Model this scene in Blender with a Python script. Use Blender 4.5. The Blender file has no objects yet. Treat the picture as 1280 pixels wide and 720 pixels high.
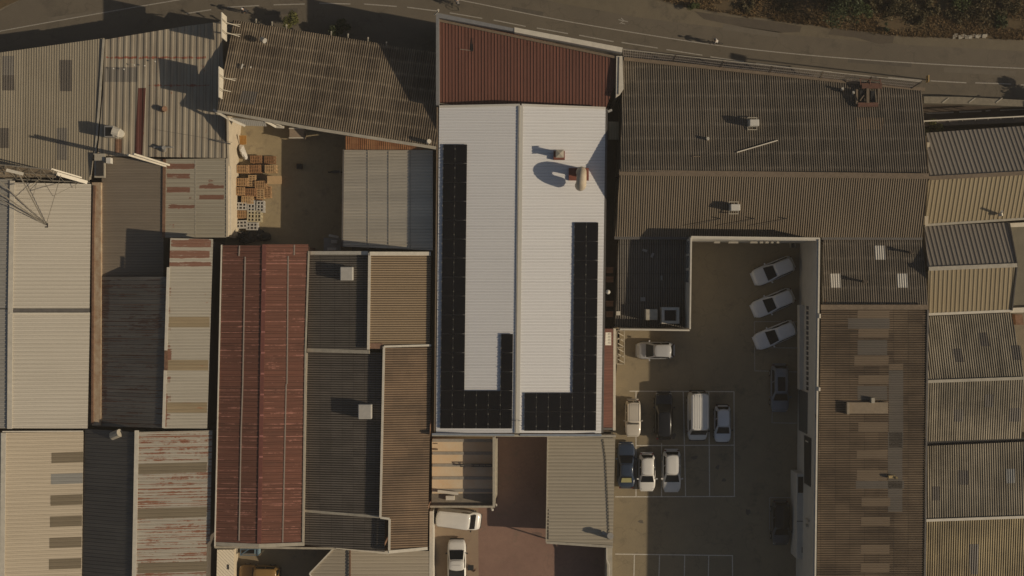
import bpy, bmesh, math, random
from mathutils import Vector, Matrix
rnd = random.Random(7)
SC = bpy.context.scene
COL = SC.collection
HC, F = 137.0, 1620.0          # drone height above the ground (m) and focal length in photo pixels

def P(px, py, h=0.0):
    k = (HC - h) / F
    return Vector(((px - 640) * k, (360 - py) * k, h))

# ------------------------------------------------------------------ materials
class NT:
    def __init__(s, m):
        s.nt = m.node_tree; s.N = s.nt.nodes; s.L = s.nt.links
    def n(s, t, **kw):
        x = s.N.new(t)
        for k, v in kw.items(): setattr(x, k, v)
        return x
    def put(s, sock, v):
        if isinstance(v, bpy.types.NodeSocket): s.L.new(v, sock)
        elif v is not None: sock.default_value = v
    def m(s, op, a, b=None, c=None, clamp=False):
        x = s.n('ShaderNodeMath', operation=op, use_clamp=clamp)
        for i, v in enumerate((a, b, c)):
            if v is not None: s.put(x.inputs[i], v)
        return x.outputs[0]
    def mix(s, f, a, b, mode='MIX'):
        x = s.n('ShaderNodeMix', data_type='RGBA', blend_type=mode)
        s.put(x.inputs[0], f); s.put(x.inputs[6], a); s.put(x.inputs[7], b)
        return x.outputs[2]
    def noise(s, vec, scale, detail=4, rough=.6):
        x = s.n('ShaderNodeTexNoise'); s.put(x.inputs['Vector'], vec)
        x.inputs['Scale'].default_value = scale; x.inputs['Detail'].default_value = detail
        x.inputs['Roughness'].default_value = rough
        return x.outputs[0]
    def ramp(s, f, lo, hi):
        x = s.n('ShaderNodeMapRange', clamp=True); s.put(x.inputs[0], f)
        x.inputs[1].default_value = lo; x.inputs[2].default_value = hi
        return x.outputs[0]
    def comb(s, a, b, c=0.0):
        x = s.n('ShaderNodeCombineXYZ')
        for i, v in enumerate((a, b, c)): s.put(x.inputs[i], v)
        return x.outputs[0]

def c4(c): return (c[0], c[1], c[2], 1.0)
def sc(c, f): return tuple(min(1, x * f) for x in c)
_mats = {}
def new_mat(name):
    m = bpy.data.materials.new(name); m.use_nodes = True
    b = m.node_tree.nodes['Principled BSDF']
    return m, NT(m), b

def plain(name, c, rough=.6, metal=0.0, var=.18, scale=3.0, spec=.4, c2=None, coat=0.0):
    """a colour with weathering noise"""
    if name in _mats: return _mats[name]
    m, t, b = new_mat(name)
    pos = t.n('ShaderNodeNewGeometry').outputs['Position']
    f = t.noise(pos, scale, 5)
    f2 = t.noise(pos, scale * 9, 3)
    ff = t.m('ADD', t.m('MULTIPLY', f, .7), t.m('MULTIPLY', f2, .3))
    col = t.mix(t.ramp(ff, .32, .68), c4(c2 if c2 else sc(c, 1 - var)), c4(sc(c, 1 + var * .6)))
    t.put(b.inputs['Base Color'], col)
    b.inputs['Roughness'].default_value = rough; b.inputs['Metallic'].default_value = metal
    b.inputs['Specular IOR Level'].default_value = spec
    b.inputs['Coat Weight'].default_value = coat
    b.inputs['Coat Roughness'].default_value = .08
    _mats[name] = m
    return m

def ground_mat(name, c=None, c2=None, c3=None, sc1=.18, rough=.92, cracks=0.0, slab=0.0, spots=.25):
    if name in _mats: return _mats[name]
    m, t, b = new_mat(name)
    pos = t.n('ShaderNodeNewGeometry').outputs['Position']
    big = t.noise(pos, sc1, 6, .62); mid = t.noise(pos, sc1 * 7, 5); fine = t.noise(pos, 9, 4, .7)
    f = t.m('ADD', t.m('MULTIPLY', big, .65), t.m('MULTIPLY', mid, .35))
    col = t.mix(t.ramp(f, .36, .64), c4(c), c4(c2))
    if c3:
        s3 = t.noise(t.comb(*[t.m('ADD', o, 31.7) for o in sepxyz(t, pos)[:2]]), sc1 * 2.2, 5, .7)
        col = t.mix(t.ramp(s3, .56, .72), col, c4(c3))
    g = t.ramp(fine, .25, .8)
    g = t.m('ADD', 1 - spots * .5, t.m('MULTIPLY', g, spots))
    col = t.mix(1.0, col, t.comb(g, g, g), 'MULTIPLY')
    if cracks:
        v = t.n('ShaderNodeTexVoronoi', feature='DISTANCE_TO_EDGE'); v.inputs['Scale'].default_value = .13
        w = t.n('ShaderNodeVectorMath', operation='ADD')
        nz = t.n('ShaderNodeTexNoise'); t.put(nz.inputs['Vector'], pos); nz.inputs['Scale'].default_value = .5
        mu = t.n('ShaderNodeVectorMath', operation='SCALE'); t.put(mu.inputs[0], nz.outputs[1]); mu.inputs['Scale'].default_value = 5
        t.put(w.inputs[0], pos); t.put(w.inputs[1], mu.outputs[0]); t.put(v.inputs['Vector'], w.outputs[0])
        k = t.ramp(v.outputs[0], 0, .012)
        k = t.m('ADD', 1 - cracks, t.m('MULTIPLY', k, cracks))
        col = t.mix(1.0, col, t.comb(k, k, k), 'MULTIPLY')
    if slab:
        x, y, _ = sepxyz(t, pos)
        def ln(a):
            fr = t.m('FRACT', t.m('DIVIDE', a, slab)); return t.m('LESS_THAN', fr, .012)
        k = t.m('MAXIMUM', ln(x), ln(y)); k = t.m('SUBTRACT', 1, t.m('MULTIPLY', k, .35))
        col = t.mix(1.0, col, t.comb(k, k, k), 'MULTIPLY')
    t.put(b.inputs['Base Color'], col); b.inputs['Roughness'].default_value = rough
    b.inputs['Specular IOR Level'].default_value = .25
    bp = t.n('ShaderNodeBump'); bp.inputs['Strength'].default_value = .25; bp.inputs['Distance'].default_value = .02
    t.put(bp.inputs['Height'], fine); t.put(b.inputs['Normal'], bp.outputs[0])
    _mats[name] = m
    return m

def sepxyz(t, v):
    s = t.n('ShaderNodeSeparateXYZ'); t.put(s.inputs[0], v)
    return s.outputs[0], s.outputs[1], s.outputs[2]

def sheet_mat(name, c1=None, c2=None, streak=.35, sheet=(1.0, 1.5), sv=.16, rust=0.0, rustc=(.15, .045, .022),
              rough=.8, spec=.3, stainc=None, lap=0.0, big=.5, metal=0.0, bands=0.0, rib_dark=('t', .42), tone=1.0, ribv=.3):
    """roof sheets: UV = metres across / along the ribs"""
    if name in _mats: return _mats[name]
    c1, c2 = sc(c1, tone), sc(c2, tone)
    m, t, b = new_mat(name)
    uv = t.n('ShaderNodeUVMap', uv_map='UVMap').outputs[0]
    u, v, _ = sepxyz(t, uv)
    pos = t.n('ShaderNodeNewGeometry').outputs['Position']
    nb = t.noise(pos, .22, 6, .62)
    st = t.noise(t.comb(t.m('MULTIPLY', u, 3.2), t.m('MULTIPLY', v, .22), 3.3), 1.0, 5, .65)
    st2 = t.noise(t.comb(t.m('MULTIPLY', u, .9), t.m('MULTIPLY', v, .12), 8.8), 1.0, 4, .6)
    wn = t.n('ShaderNodeTexWhiteNoise', noise_dimensions='2D')
    t.put(wn.inputs['Vector'], t.comb(t.m('FLOOR', t.m('DIVIDE', u, sheet[0])), t.m('FLOOR', t.m('DIVIDE', v, sheet[1]))))
    f = t.m('ADD', t.m('MULTIPLY', t.m('SUBTRACT', nb, .5), 2.2 * big), .5)
    f = t.m('ADD', f, t.m('MULTIPLY', t.m('SUBTRACT', st, .5), 2.4 * streak))
    f = t.m('ADD', f, t.m('MULTIPLY', t.m('SUBTRACT', st2, .5), 1.6 * streak))
    f = t.m('ADD', f, t.m('MULTIPLY', t.m('SUBTRACT', wn.outputs[0], .5), 2.0 * sv))
    wr = t.n('ShaderNodeTexWhiteNoise', noise_dimensions='1D')
    t.put(wr.inputs['W'], t.m('FLOOR', sepxyz(t, t.n('ShaderNodeUVMap', uv_map='rib').outputs[0])[0]))
    f = t.m('ADD', f, t.m('MULTIPLY', t.m('SUBTRACT', wr.outputs[0], .5), ribv), clamp=True)
    col = t.mix(f, c4(c1), c4(c2))
    fine = t.noise(pos, 14, 3, .7)
    g = t.m('ADD', .84, t.m('MULTIPLY', fine, .32))
    col = t.mix(1.0, col, t.comb(g, g, g), 'MULTIPLY')
    rb = t.n('ShaderNodeUVMap', uv_map='rib').outputs[0]
    ru = t.m('FRACT', sepxyz(t, rb)[0])
    if rib_dark[0] == 's':  # darkens the valleys and rib feet so the stripes stand out
        dv = t.m('POWER', t.m('SUBTRACT', .5, t.m('MULTIPLY', .5, t.m('COSINE', t.m('MULTIPLY', ru, 6.28318)))), 1.2)
    else:
        dv = t.m('SUBTRACT', 1, t.m('MINIMUM', t.m('DIVIDE', t.m('ABSOLUTE', t.m('SUBTRACT', ru, .60)), .10), 1))
        dv = t.m('ADD', dv, t.m('MULTIPLY', t.m('GREATER_THAN', ru, .93), .5))
    dn = t.m('MULTIPLY', dv, t.m('ADD', rib_dark[1] - .22, t.m('MULTIPLY', st2, .5)))
    k = t.m('SUBTRACT', 1, dn, clamp=True)
    col = t.mix(1.0, col, t.comb(k, t.m('MULTIPLY', k, t.m('ADD', .94, t.m('MULTIPLY', k, .06))), t.m('MULTIPLY', k, t.m('ADD', .86, t.m('MULTIPLY', k, .14)))), 'MULTIPLY')
    if lap < 0:                                    # pale lichen along the sheet laps
        fr = t.m('FRACT', t.m('DIVIDE', v, -lap)); k = t.ramp(t.m('ABSOLUTE', t.m('SUBTRACT', fr, .5)), .22, .5)
        ln_ = t.noise(t.comb(t.m('MULTIPLY', u, .8), t.m('MULTIPLY', v, 1.2), 9.1), 1.0, 5, .7)
        k = t.m('MULTIPLY', t.m('MULTIPLY', k, k), t.ramp(ln_, .35, .7))
        col = t.mix(t.m('MULTIPLY', k, .75), col, c4(sc(c2, 1.15)))
    if lap > 0:  # shadow line of each sheet lap, darkened into the colour
        fr = t.m('FRACT', t.m('DIVIDE', v, lap)); k = t.m('LESS_THAN', fr, .05)
        k = t.m('SUBTRACT', 1, t.m('MULTIPLY', k, .3))
        col = t.mix(1.0, col, t.comb(k, k, k), 'MULTIPLY')
    if rust:
        r = t.noise(t.comb(t.m('MULTIPLY', u, 1.5), t.m('MULTIPLY', v, .28), 1.1), 1.0, 7, .72)
        r2 = t.noise(pos, 3.0, 5, .7)
        r = t.m('ADD', t.m('MULTIPLY', r, .75), t.m('MULTIPLY', r2, .25))
        if bands:
            w = t.n('ShaderNodeTexNoise', noise_dimensions='1D'); t.put(w.inputs['W'], t.m('MULTIPLY', u, 1.1)); w.inputs['Detail'].default_value = 3
            r = t.m('ADD', r, t.m('MULTIPLY', t.m('SUBTRACT', w.outputs[0], .5), bands))
        k = t.ramp(r, .64 - rust * .25, .68 - rust * .25)
        col = t.mix(k, col, t.mix(r2, c4(rustc), c4(sc(rustc, 2.0))))
    if stainc:
        a = t.n('ShaderNodeAttribute', attribute_name='stain').outputs['Fac']
        r3 = t.noise(t.comb(t.m('MULTIPLY', u, 4.5), t.m('MULTIPLY', v, .8), 5.1), 1.0, 7, .75)
        k = t.ramp(t.m('ADD', a, t.m('MULTIPLY', t.m('SUBTRACT', r3, .5), 1.9)), .44, .6)
        col = t.mix(t.m('MULTIPLY', k, .9), col, t.mix(fine, c4(stainc), c4(sc(stainc, 1.8))))
    t.put(b.inputs['Base Color'], col)
    b.inputs['Roughness'].default_value = rough; b.inputs['Specular IOR Level'].default_value = spec
    b.inputs['Metallic'].default_value = metal
    _mats[name] = m
    return m

# ------------------------------------------------------------------ mesh collecting
def wloc(o):
    v = Vector((0, 0, 0))
    while o is not None:
        v += Vector(o.location); o = o.parent
    return v

def link(name, me, parent=None, local=False):
    o = bpy.data.objects.new(name, me); COL.objects.link(o)
    if parent is not None:
        o.parent = parent
        if not local: o.location = -wloc(parent)
    return o

class MB:
    def __init__(s): s.v = []; s.f = []; s.mi = []
    def add(s, vs, fs, mi=0):
        b = len(s.v); s.v += [tuple(x) for x in vs]
        for f in fs: s.f.append([b + i for i in f]); s.mi.append(mi)
        return s
    def box(s, x0, y0, z0, x1, y1, z1, mi=0):
        if x0 > x1: x0, x1 = x1, x0
        if y0 > y1: y0, y1 = y1, y0
        return s.add([(x0,y0,z0),(x1,y0,z0),(x1,y1,z0),(x0,y1,z0),(x0,y0,z1),(x1,y0,z1),(x1,y1,z1),(x0,y1,z1)],
              [(0,3,2,1),(4,5,6,7),(0,1,5,4),(1,2,6,5),(2,3,7,6),(3,0,4,7)], mi)
    def pbox(s, x0, y0, x1, y1, z0, z1, mi=0):      # a box whose top shows at these photo pixels
        a, b = P(x0, y0, z1), P(x1, y1, z1)
        return s.box(a.x, a.y, z0, b.x, b.y, z1, mi)
    def bar(s, p, q, w, h=None, mi=0, up=Vector((0,0,1))):
        p, q = Vector(p), Vector(q); h = h or w
        d = (q - p)
        if d.length < 1e-6: return s
        d.normalize()
        a = d.cross(up)
        if a.length < 1e-4: a = d.cross(Vector((0,1,0)))
        a.normalize(); c = a.cross(d)
        vs = [e + a*i*w/2 + c*j*h/2 for e in (p, q) for i, j in ((-1,-1),(1,-1),(1,1),(-1,1))]
        return s.add(vs, [(0,1,2,3),(7,6,5,4),(0,4,5,1),(1,5,6,2),(2,6,7,3),(3,7,4,0)], mi)
    def tube(s, p, q, r, n=8, r2=None, mi=0):
        p, q = Vector(p), Vector(q); r2 = r if r2 is None else r2
        d = (q - p).normalized(); a = d.orthogonal().normalized(); c = d.cross(a)
        vs = []
        for e, rr in ((p, r), (q, r2)):
            for i in range(n):
                an = 2*math.pi*i/n; vs.append(e + (a*math.cos(an) + c*math.sin(an))*rr)
        fs = [(i, (i+1)%n, n+(i+1)%n, n+i) for i in range(n)] + [tuple(range(n))[::-1], tuple(range(n, 2*n))]
        return s.add(vs, fs, mi)
    def prism(s, poly, z0, tops, mi=0):             # poly: (x,y) list, tops: z per vertex or a number
        n = len(poly)
        if not isinstance(tops, (list, tuple)): tops = [tops]*n
        vs = [(x, y, z0) for x, y in poly] + [(x, y, z) for (x, y), z in zip(poly, tops)]
        return s.add(vs, [tuple(range(n))[::-1], tuple(range(n, 2*n))] + [(i, (i+1)%n, n+(i+1)%n, n+i) for i in range(n)], mi)
    def strip(s, pts, w, th, mi=0):                 # capping strip along px points with heights
        ps = [P(*p) for p in pts]
        for a, b in zip(ps, ps[1:]): s.bar(a, b, w, th, mi)
        return s
    def loft(s, rings, mi=0, cap=True):
        n = len(rings[0]); b = len(s.v)
        for r in rings: s.v += [tuple(x) for x in r]
        for k in range(len(rings)-1):
            for i in range(n):
                j = (i+1) % n
                s.f.append([b+k*n+i, b+k*n+j, b+(k+1)*n+j, b+(k+1)*n+i]); s.mi.append(mi)
        if cap:
            s.f.append([b+i for i in range(n)][::-1]); s.mi.append(mi)
            s.f.append([b+(len(rings)-1)*n+i for i in range(n)]); s.mi.append(mi)
        return s
    def build(s, name, mats, parent=None, smooth=False, local=False, bevel=0.0, fix=True):
        me = bpy.data.meshes.new(name); me.from_pydata(s.v, [], s.f)
        if not isinstance(mats, (list, tuple)): mats = [mats]
        for m in mats: me.materials.append(m)
        me.polygons.foreach_set('material_index', s.mi)
        if smooth: me.polygons.foreach_set('use_smooth', [True]*len(me.polygons))
        if fix:
            bm = bmesh.new(); bm.from_mesh(me); bmesh.ops.recalc_face_normals(bm, faces=bm.faces); bm.to_mesh(me); bm.free()
        me.update()
        o = link(name, me, parent, local)
        if bevel:
            bv = o.modifiers.new('bevel', 'BEVEL'); bv.width = bevel; bv.segments = 2; bv.limit_method = 'ANGLE'
        return o

def tag(o, label=None, cat=None, group=None, kind=None):
    if label: o['label'] = label
    if cat: o['category'] = cat
    if group: o['group'] = group
    if kind: o['kind'] = kind
    return o
def thing(name, label, cat, loc=(0,0,0), rz=0.0, group=None):
    o = bpy.data.objects.new(name, None); COL.objects.link(o); o.empty_display_size = .3
    o.location = loc; o.rotation_euler = (0, 0, rz)
    return tag(o, label, cat, group)
def struct(name, mb, m, **k): return tag(mb.build(name, m, **k), kind='structure')

# ------------------------------------------------------------------ roofs
class Plane:
    def __init__(s, pts):                           # pts (px,py,h): least squares z = ax+by+c
        import numpy as np
        w = [P(*p) for p in pts]
        A = np.array([[q.x, q.y, 1] for q in w]); z = np.array([q.z for q in w])
        s.a, s.b, s.c = [float(q) for q in np.linalg.lstsq(A, z, rcond=None)[0]]
    def at(s, px, py, lift=0.0):
        X, Y = (px-640)/F, (360-py)/F
        t = (HC - s.c - lift) / (1 + s.a*X + s.b*Y)
        return Vector((X*t, Y*t, HC - t))
    def z(s, x, y): return s.a*x + s.b*y + s.c

TRAP = [(0, 0), (.60, 0), (.68, 1), (.90, 1), (.98, 0)]
WIDE = [(0, 0), (.46, 0), (.58, 1), (.84, 1), (.96, 0)]
SINE = [(i/6, math.cos(2*math.pi*i/6)) for i in range(6)]

def sheet(name, parent, m, plane, poly, ribs, pitch, amp, prof=TRAP, lift=0.0, paint=None, lap=0.0, step=3.0):
    """corrugated sheet: poly in photo pixels lying on plane, ribs = pixel direction"""
    pts = [plane.at(x, y, lift) for x, y in poly]
    d = plane.at(*ribs[1]) - plane.at(*ribs[0]); d = Vector((d.x, d.y)).normalized(); nn = Vector((-d.y, d.x))
    uvp = [(p.x*nn.x + p.y*nn.y, p.x*d.x + p.y*d.y) for p in pts]
    u0, u1 = min(u for u, _ in uvp) + 1e-4, max(u for u, _ in uvp) - 1e-4
    st = []
    for k in range(math.floor(u0/pitch) - 1, math.ceil(u1/pitch) + 1):
        for t, z in prof:
            u = (k + t)*pitch
            if u0 < u < u1: st.append((u, z*amp))
    zed = lambda z: z
    st = [(u0, st[0][1] if st else 0)] + st + [(u1, st[-1][1] if st else 0)]
    for uu, _ in uvp:
        if u0 < uu < u1: st.append((uu, None))
    st.sort(key=lambda e: e[0])
    for i, (u, z) in enumerate(st):
        if z is None: st[i] = (u, st[i-1][1])
    rows = max(1, int((max(v for _, v in uvp) - min(v for _, v in uvp))/step))
    verts = []; uvs = []; stain = []
    n = len(uvp)
    smax = -plane.a*d.x - plane.b*d.y               # >0: v grows downhill
    for u, z in st:
        vs = []
        for i in range(n):
            (ua, va), (ub, vb) = uvp[i], uvp[(i+1) % n]
            if (ua - u)*(ub - u) <= 0 and abs(ua - ub) > 1e-9: vs.append(va + (vb - va)*(u - ua)/(ub - ua))
        lo, hi = (min(vs), max(vs)) if vs else (0, 0)
        for r in range(rows + 1):
            v = lo + (hi - lo)*r/rows
            x, y = nn.x*u + d.x*v, nn.y*u + d.y*v
            verts.append((x, y, plane.z(x, y) + z + lift)); uvs.append((u, v))
            if paint:
                zz = verts[-1][2]; k = F/(HC - zz); px, py = 640 + x*k, 360 - y*k
                s_ = 0.0
                for (ax, ay, bx, by, val) in paint:
                    if ax <= px <= bx and ay <= py <= by: s_ = max(s_, val)
                stain.append(s_)
    R = rows + 1; faces = []
    for i in range(len(st) - 1):
        for r in range(rows):
            faces.append((i*R + r, (i+1)*R + r, (i+1)*R + r + 1, i*R + r + 1))
    me = bpy.data.meshes.new(name); me.from_pydata(verts, [], faces)
    me.materials.append(m)
    ul = me.uv_layers.new(name='UVMap')
    lv = [0]*len(me.loops); me.loops.foreach_get('vertex_index', lv)
    flat = []
    for i in lv: flat += uvs[i]
    ul.data.foreach_set('uv', flat)
    u2 = me.uv_layers.new(name='rib')
    flat = []
    for i in lv: flat += (uvs[i][0]/pitch, uvs[i][1])
    u2.data.foreach_set('uv', flat)
    if paint:
        at = me.attributes.new('stain', 'FLOAT', 'POINT'); at.data.foreach_set('value', stain)
    if prof is SINE: me.polygons.foreach_set('use_smooth', [True]*len(faces))
    me.update()
    if len(me.polygons) and me.polygons[0].normal.z < 0: me.flip_normals()
    return link(name, me, parent)

def inset(pts, d):
    cx = sum(p.x for p in pts)/len(pts); cy = sum(p.y for p in pts)/len(pts)
    out = []
    for p in pts:
        dx, dy = cx - p.x, cy - p.y
        out.append((p.x + math.copysign(min(d, abs(dx)*.5), dx), p.y + math.copysign(min(d, abs(dy)*.5), dy)))
    return out

class Building:
    def __init__(s, name, label, cat, cx, cy, wall=None):
        s.root = thing(name, label, cat, (*P(cx, cy, 0).xy, 0)); s.walls = MB(); s.wm = wall
        s.parts = 0
    def slope(s, m, pts, ribs, pitch=.23, amp=.026, prof=SINE, name='roof', walls=True, ins=.2, drop=.05, **k):
        pl = Plane(pts); poly = [(p[0], p[1]) for p in pts]
        o = sheet(name, s.root, m, pl, poly, ribs, pitch, amp, prof, **k)
        if walls:
            w = inset([pl.at(*p) for p in poly], ins)
            s.walls.prism(w, 0.0, [pl.z(x, y) - drop for x, y in w])
        s.last = (pl, ribs, pitch, amp, prof, o)
        return pl
    def panel(s, m, poly, name='skylight', on=None, lift=.014):
        pl, ribs, pitch, amp, prof, o = on or s.last
        if len(poly) == 2: (a, b), (c, d) = poly; poly = [(a,b),(c,b),(c,d),(a,d)]
        return sheet(name, s.root, m, pl, poly, ribs, pitch, amp, prof, lift=lift)
    def part(s, name, mb, m, **k): return mb.build(name, m, s.root, **k)
    def done(s):
        if s.walls.v: s.walls.build('wall', s.wm, s.root)
        return s.root
SKY, SUN, SUNC, EXPO, HAZE = 0.036, 3.35, (1.0, .84, .62), 0.0, 0.00025
# ------------------------------------------------------------------ camera, light, sky
cam = bpy.data.objects.new('camera', bpy.data.cameras.new('camera')); COL.objects.link(cam)
cam.location = (0, 0, HC); cam.rotation_euler = (0, 0, 0)
cam.data.sensor_width = 36; cam.data.lens = 36*F/1280
cam.data.clip_end = 3000; cam.data.clip_start = .5
SC.camera = cam
ELEV, AZ = math.radians(26), math.radians(12)      # sun low in the east, a little to the south
W = bpy.data.worlds.new('World'); SC.world = W; W.use_nodes = True
sky = W.node_tree.nodes.new('ShaderNodeTexSky'); sky.sky_type = 'NISHITA'; sky.sun_disc = False
sky.sun_elevation = ELEV; sky.sun_rotation = math.pi/2 + AZ; sky.dust_density = 2.0
W.node_tree.links.new(sky.outputs[0], W.node_tree.nodes['Background'].inputs[0])
W.node_tree.nodes['Background'].inputs[1].default_value = SKY
sl = bpy.data.lights.new('sun', 'SUN'); sl.energy = SUN; sl.angle = math.radians(.5); sl.color = SUNC
so = bpy.data.objects.new('sun', sl); COL.objects.link(so)
sd = Vector((math.cos(ELEV)*math.cos(AZ), -math.cos(ELEV)*math.sin(AZ), math.sin(ELEV)))
so.rotation_euler = sd.to_track_quat('Z', 'Y').to_euler()
so.location = (60, -20, 60)
vs = SC.view_settings
SC.display_settings.display_device = 'sRGB'
vs.view_transform = 'Standard'; vs.look = 'None'; vs.exposure = EXPO; vs.gamma = 1; vs.use_curve_mapping = False

# ------------------------------------------------------------------ the setting
def flat(name, poly, m, z):
    return struct(name, MB().add([P(x, y, z) for x, y in poly], [tuple(range(len(poly)))[::-1]]), m)
g_dirt = ground_mat('dusty ground', (.17,.145,.105), (.24,.2,.14), (.1,.09,.075))
g_road = ground_mat('old road asphalt', (.125,.106,.08), (.155,.131,.098), (.1,.086,.067), .1, cracks=.18)
g_should = ground_mat('dusty road shoulder', (.14,.118,.083), (.18,.15,.104), (.095,.082,.062), .16)
g_lot = ground_mat('parking lot paving', (.228,.187,.124), (.29,.236,.15), (.15,.124,.087), .14, cracks=.16)
g_yard = ground_mat('yard concrete', (.3,.24,.145), (.38,.305,.185), (.22,.175,.115), .3, cracks=.1)
g_brick = ground_mat('reddish yard paving', (.23,.14,.108), (.29,.18,.135), (.21,.15,.11), .25, cracks=.12)
g_lane = ground_mat('dark lane', (.06,.045,.035), (.1,.075,.055), None, .5)
g_verge = ground_mat('dry verge soil', (.13,.09,.05), (.1,.075,.04), (.06,.052,.028), .35, spots=.5)
m_line = plain('worn white paint', (.62,.58,.5), .8, var=.35, scale=6)
m_line2 = plain('faded white paint', (.36,.33,.28), .85, var=.35, scale=6)

big = MB(); big.add([(-300,-300,-.03),(300,-300,-.03),(300,300,-.03),(-300,300,-.03)], [(0,1,2,3)])
struct('ground', big, g_dirt)

flat('road_shoulder', [(500,-120),(1700,-120),(1700,140),(1155,118),(780,66),(500,40)], g_should, -.02)
flat('road', [(-500,300),(-10,70),(120,50),(275,35),(300,26),(465,62),(560,68),(780,72),(960,95),(1155,118),(1300,128),(1700,150),(1700,78),
     (1280,64),(1130,56),(960,41),(880,32),(800,22),(700,4),(600,-20),(460,-44),(300,-44),(150,-30),(40,-8),(0,14),(-500,200)], g_road, -.008)
flat('verge', [(780,-12),(862,9),(930,20),(985,27),(1060,37),(1130,45),(1200,47),(1290,50),(1700,62),(1700,-160),(700,-160),(700,-30)], g_verge, -.004)
flat('verge.001', [(-60,10),(-4,14),(6,8),(24,0),(60,-24),(60,-120),(-200,-120)], g_verge, -.004)
flat('dark_patch', [(868,14),(905,20),(960,26),(1002,33),(1000,40),(975,41),(930,34),(880,24)], ground_mat('dark shoulder ground', (.085,.07,.055), (.115,.095,.07), None, .4), -.004)
flat('dark_patch.001', [(1040,36),(1090,41),(1118,44),(1116,54),(1098,55),(1070,47),(1035,43)], ground_mat('dark shoulder ground', None, None), -.004)  # darker patches on the shoulder
flat('parking_lot', [(768,410),(862,410),(862,300),(1010,300),(1010,900),(763,900),(766,540)], g_lot, 0.0)
flat('pallet_yard', [(296,150),(440,160),(440,320),(280,320)], g_yard, 0.0)
flat('brick_yard', [(534,540),(764,540),(764,900),(534,900)], g_brick, 0.0)
flat('yard_apron', [(538,630),(598,630),(598,676),(600,900),(536,900)], ground_mat('dusty apron', (.33,.25,.17), (.28,.2,.14), (.24,.17,.125), .3), .004)
flat('service_alley', [(746,120),(776,120),(774,420),(764,545),(746,545)], g_lane, 0.0)
flat('back_yard', [(270,680),(440,680),(440,900),(270,900)], ground_mat('back yard paving', (.22,.18,.125), (.27,.215,.14), (.16,.135,.1), .3), 0.0)

def curve_pts(pts, n=10):
    """smooth line through photo points"""
    out = []
    for i in range(len(pts)-1):
        p0, p1, p2, p3 = pts[max(i-1,0)], pts[i], pts[i+1], pts[min(i+2,len(pts)-1)]
        for k in range(n):
            t = k/n
            out.append(tuple(.5*(2*b + (c-a)*t + (2*a-5*b+4*c-d)*t*t + (3*b-a-3*c+d)*t**3) for a,b,c,d in zip(p0,p1,p2,p3)))
    return out + [pts[-1]]
def paint_line(mb, pts, w, z=.006):
    for a, b in zip(pts, pts[1:]):
        p, q = P(a[0],a[1],z), P(b[0],b[1],z)
        d = (q-p)
        if d.length < .01: continue
        d.normalize(); n = Vector((-d.y, d.x, 0))*w/2
        mb.add([p-n, p+n, q+n, q-n], [(3,2,1,0)])
mk = MB()
paint_line(mk, curve_pts([(-30,47),(0,39),(145,13),(222,0),(300,-14)]), .1)
paint_line(mk, curve_pts([(560,-3),(600,5),(700,25),(800,42),(900,57),(1000,68),(1100,76),(1200,82),(1290,86)]), .1)
for a, b in [((232,17),(264,12)),((284,9),(324,7)),((342,6),(381,5)),((399,4),(438,5)),((455,5),(496,8)),((509,9),(548,14)),((562,16),(603,23)),((617,25),(657,33)),
             ((671,35),(710,42)),((724,44),(767,52)),((777,53),(822,60)),((833,62),(878,69)),((888,71),(930,77)),((945,79),(985,84)),((1000,86),(1040,90)),((1054,92),(1094,96)),
             ((1110,97),(1152,100.5)),((1163,101),(1208,103.5)),((1219,103.5),(1264,105)),((1276,106),(1310,108))]:
    paint_line(mk, [a, b], .11)
# little arrow on the carriageway
paint_line(mk, [(773,24.5),(785,27.2)], .08, .007); paint_line(mk, [(776.5,22.5),(780,26)], .08, .008); paint_line(mk, [(774.5,29.5),(780,26)], .08, .009)
paint_line(mk, [(777,28.8),(781.5,30)], .07, .010)
struct('road_marking', mk, m_line2)
pk = MB()
def pl(*pts): paint_line(pk, list(pts), .1, pl.z); pl.z += .0004
pl.z = .005
pl((787,489),(918,489.6)); pl((795,557),(918,556.5)); pl((795,489),(795,621)); pl((827,554),(827,621)); pl((854,489),(857,621)); pl((886,489.5),(887,621)); pl((917.5,489.5),(918,621))
pl((769,621),(919,620.6)); pl((769,692.6),(916,694.5)); pl((793,693),(792,740)); pl((824.5,693.5),(823,740)); pl((856,694),(855,740)); pl((886,694),(885,740)); pl((915.5,694),(916,740))
struct('parking_marking', pk, m_line)
pk2 = MB(); pk = pk2
pl((943,402),(998,402)); pl((943,402),(943.5,463.5)); pl((943,434.5),(998,435)); pl((943,463.5),(998,465)); pl((966,480),(965,528.5)); pl((965,528.5),(996,529)); pl((962,622),(996,622)); pl((962,622),(962,662))
struct('parking_marking.001', pk2, m_line2)

if HAZE:
    hm = bpy.data.materials.new('haze air'); hm.use_nodes = True; nt = hm.node_tree
    for n_ in list(nt.nodes):
        if n_.type != 'OUTPUT_MATERIAL': nt.nodes.remove(n_)
    pv_ = nt.nodes.new('ShaderNodeVolumePrincipled'); pv_.inputs['Density'].default_value = HAZE; pv_.inputs['Color'].default_value = (.95,.88,.78,1)
    nt.links.new(pv_.outputs[0], [n_ for n_ in nt.nodes if n_.type == 'OUTPUT_MATERIAL'][0].inputs['Volume'])
    hz = MB().box(-305,-305,-1.1,305,305,141.0).build('haze', hm); hz['kind'] = 'stuff'; hz['label'] = 'thin warm haze filling the air over the roofs'

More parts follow.
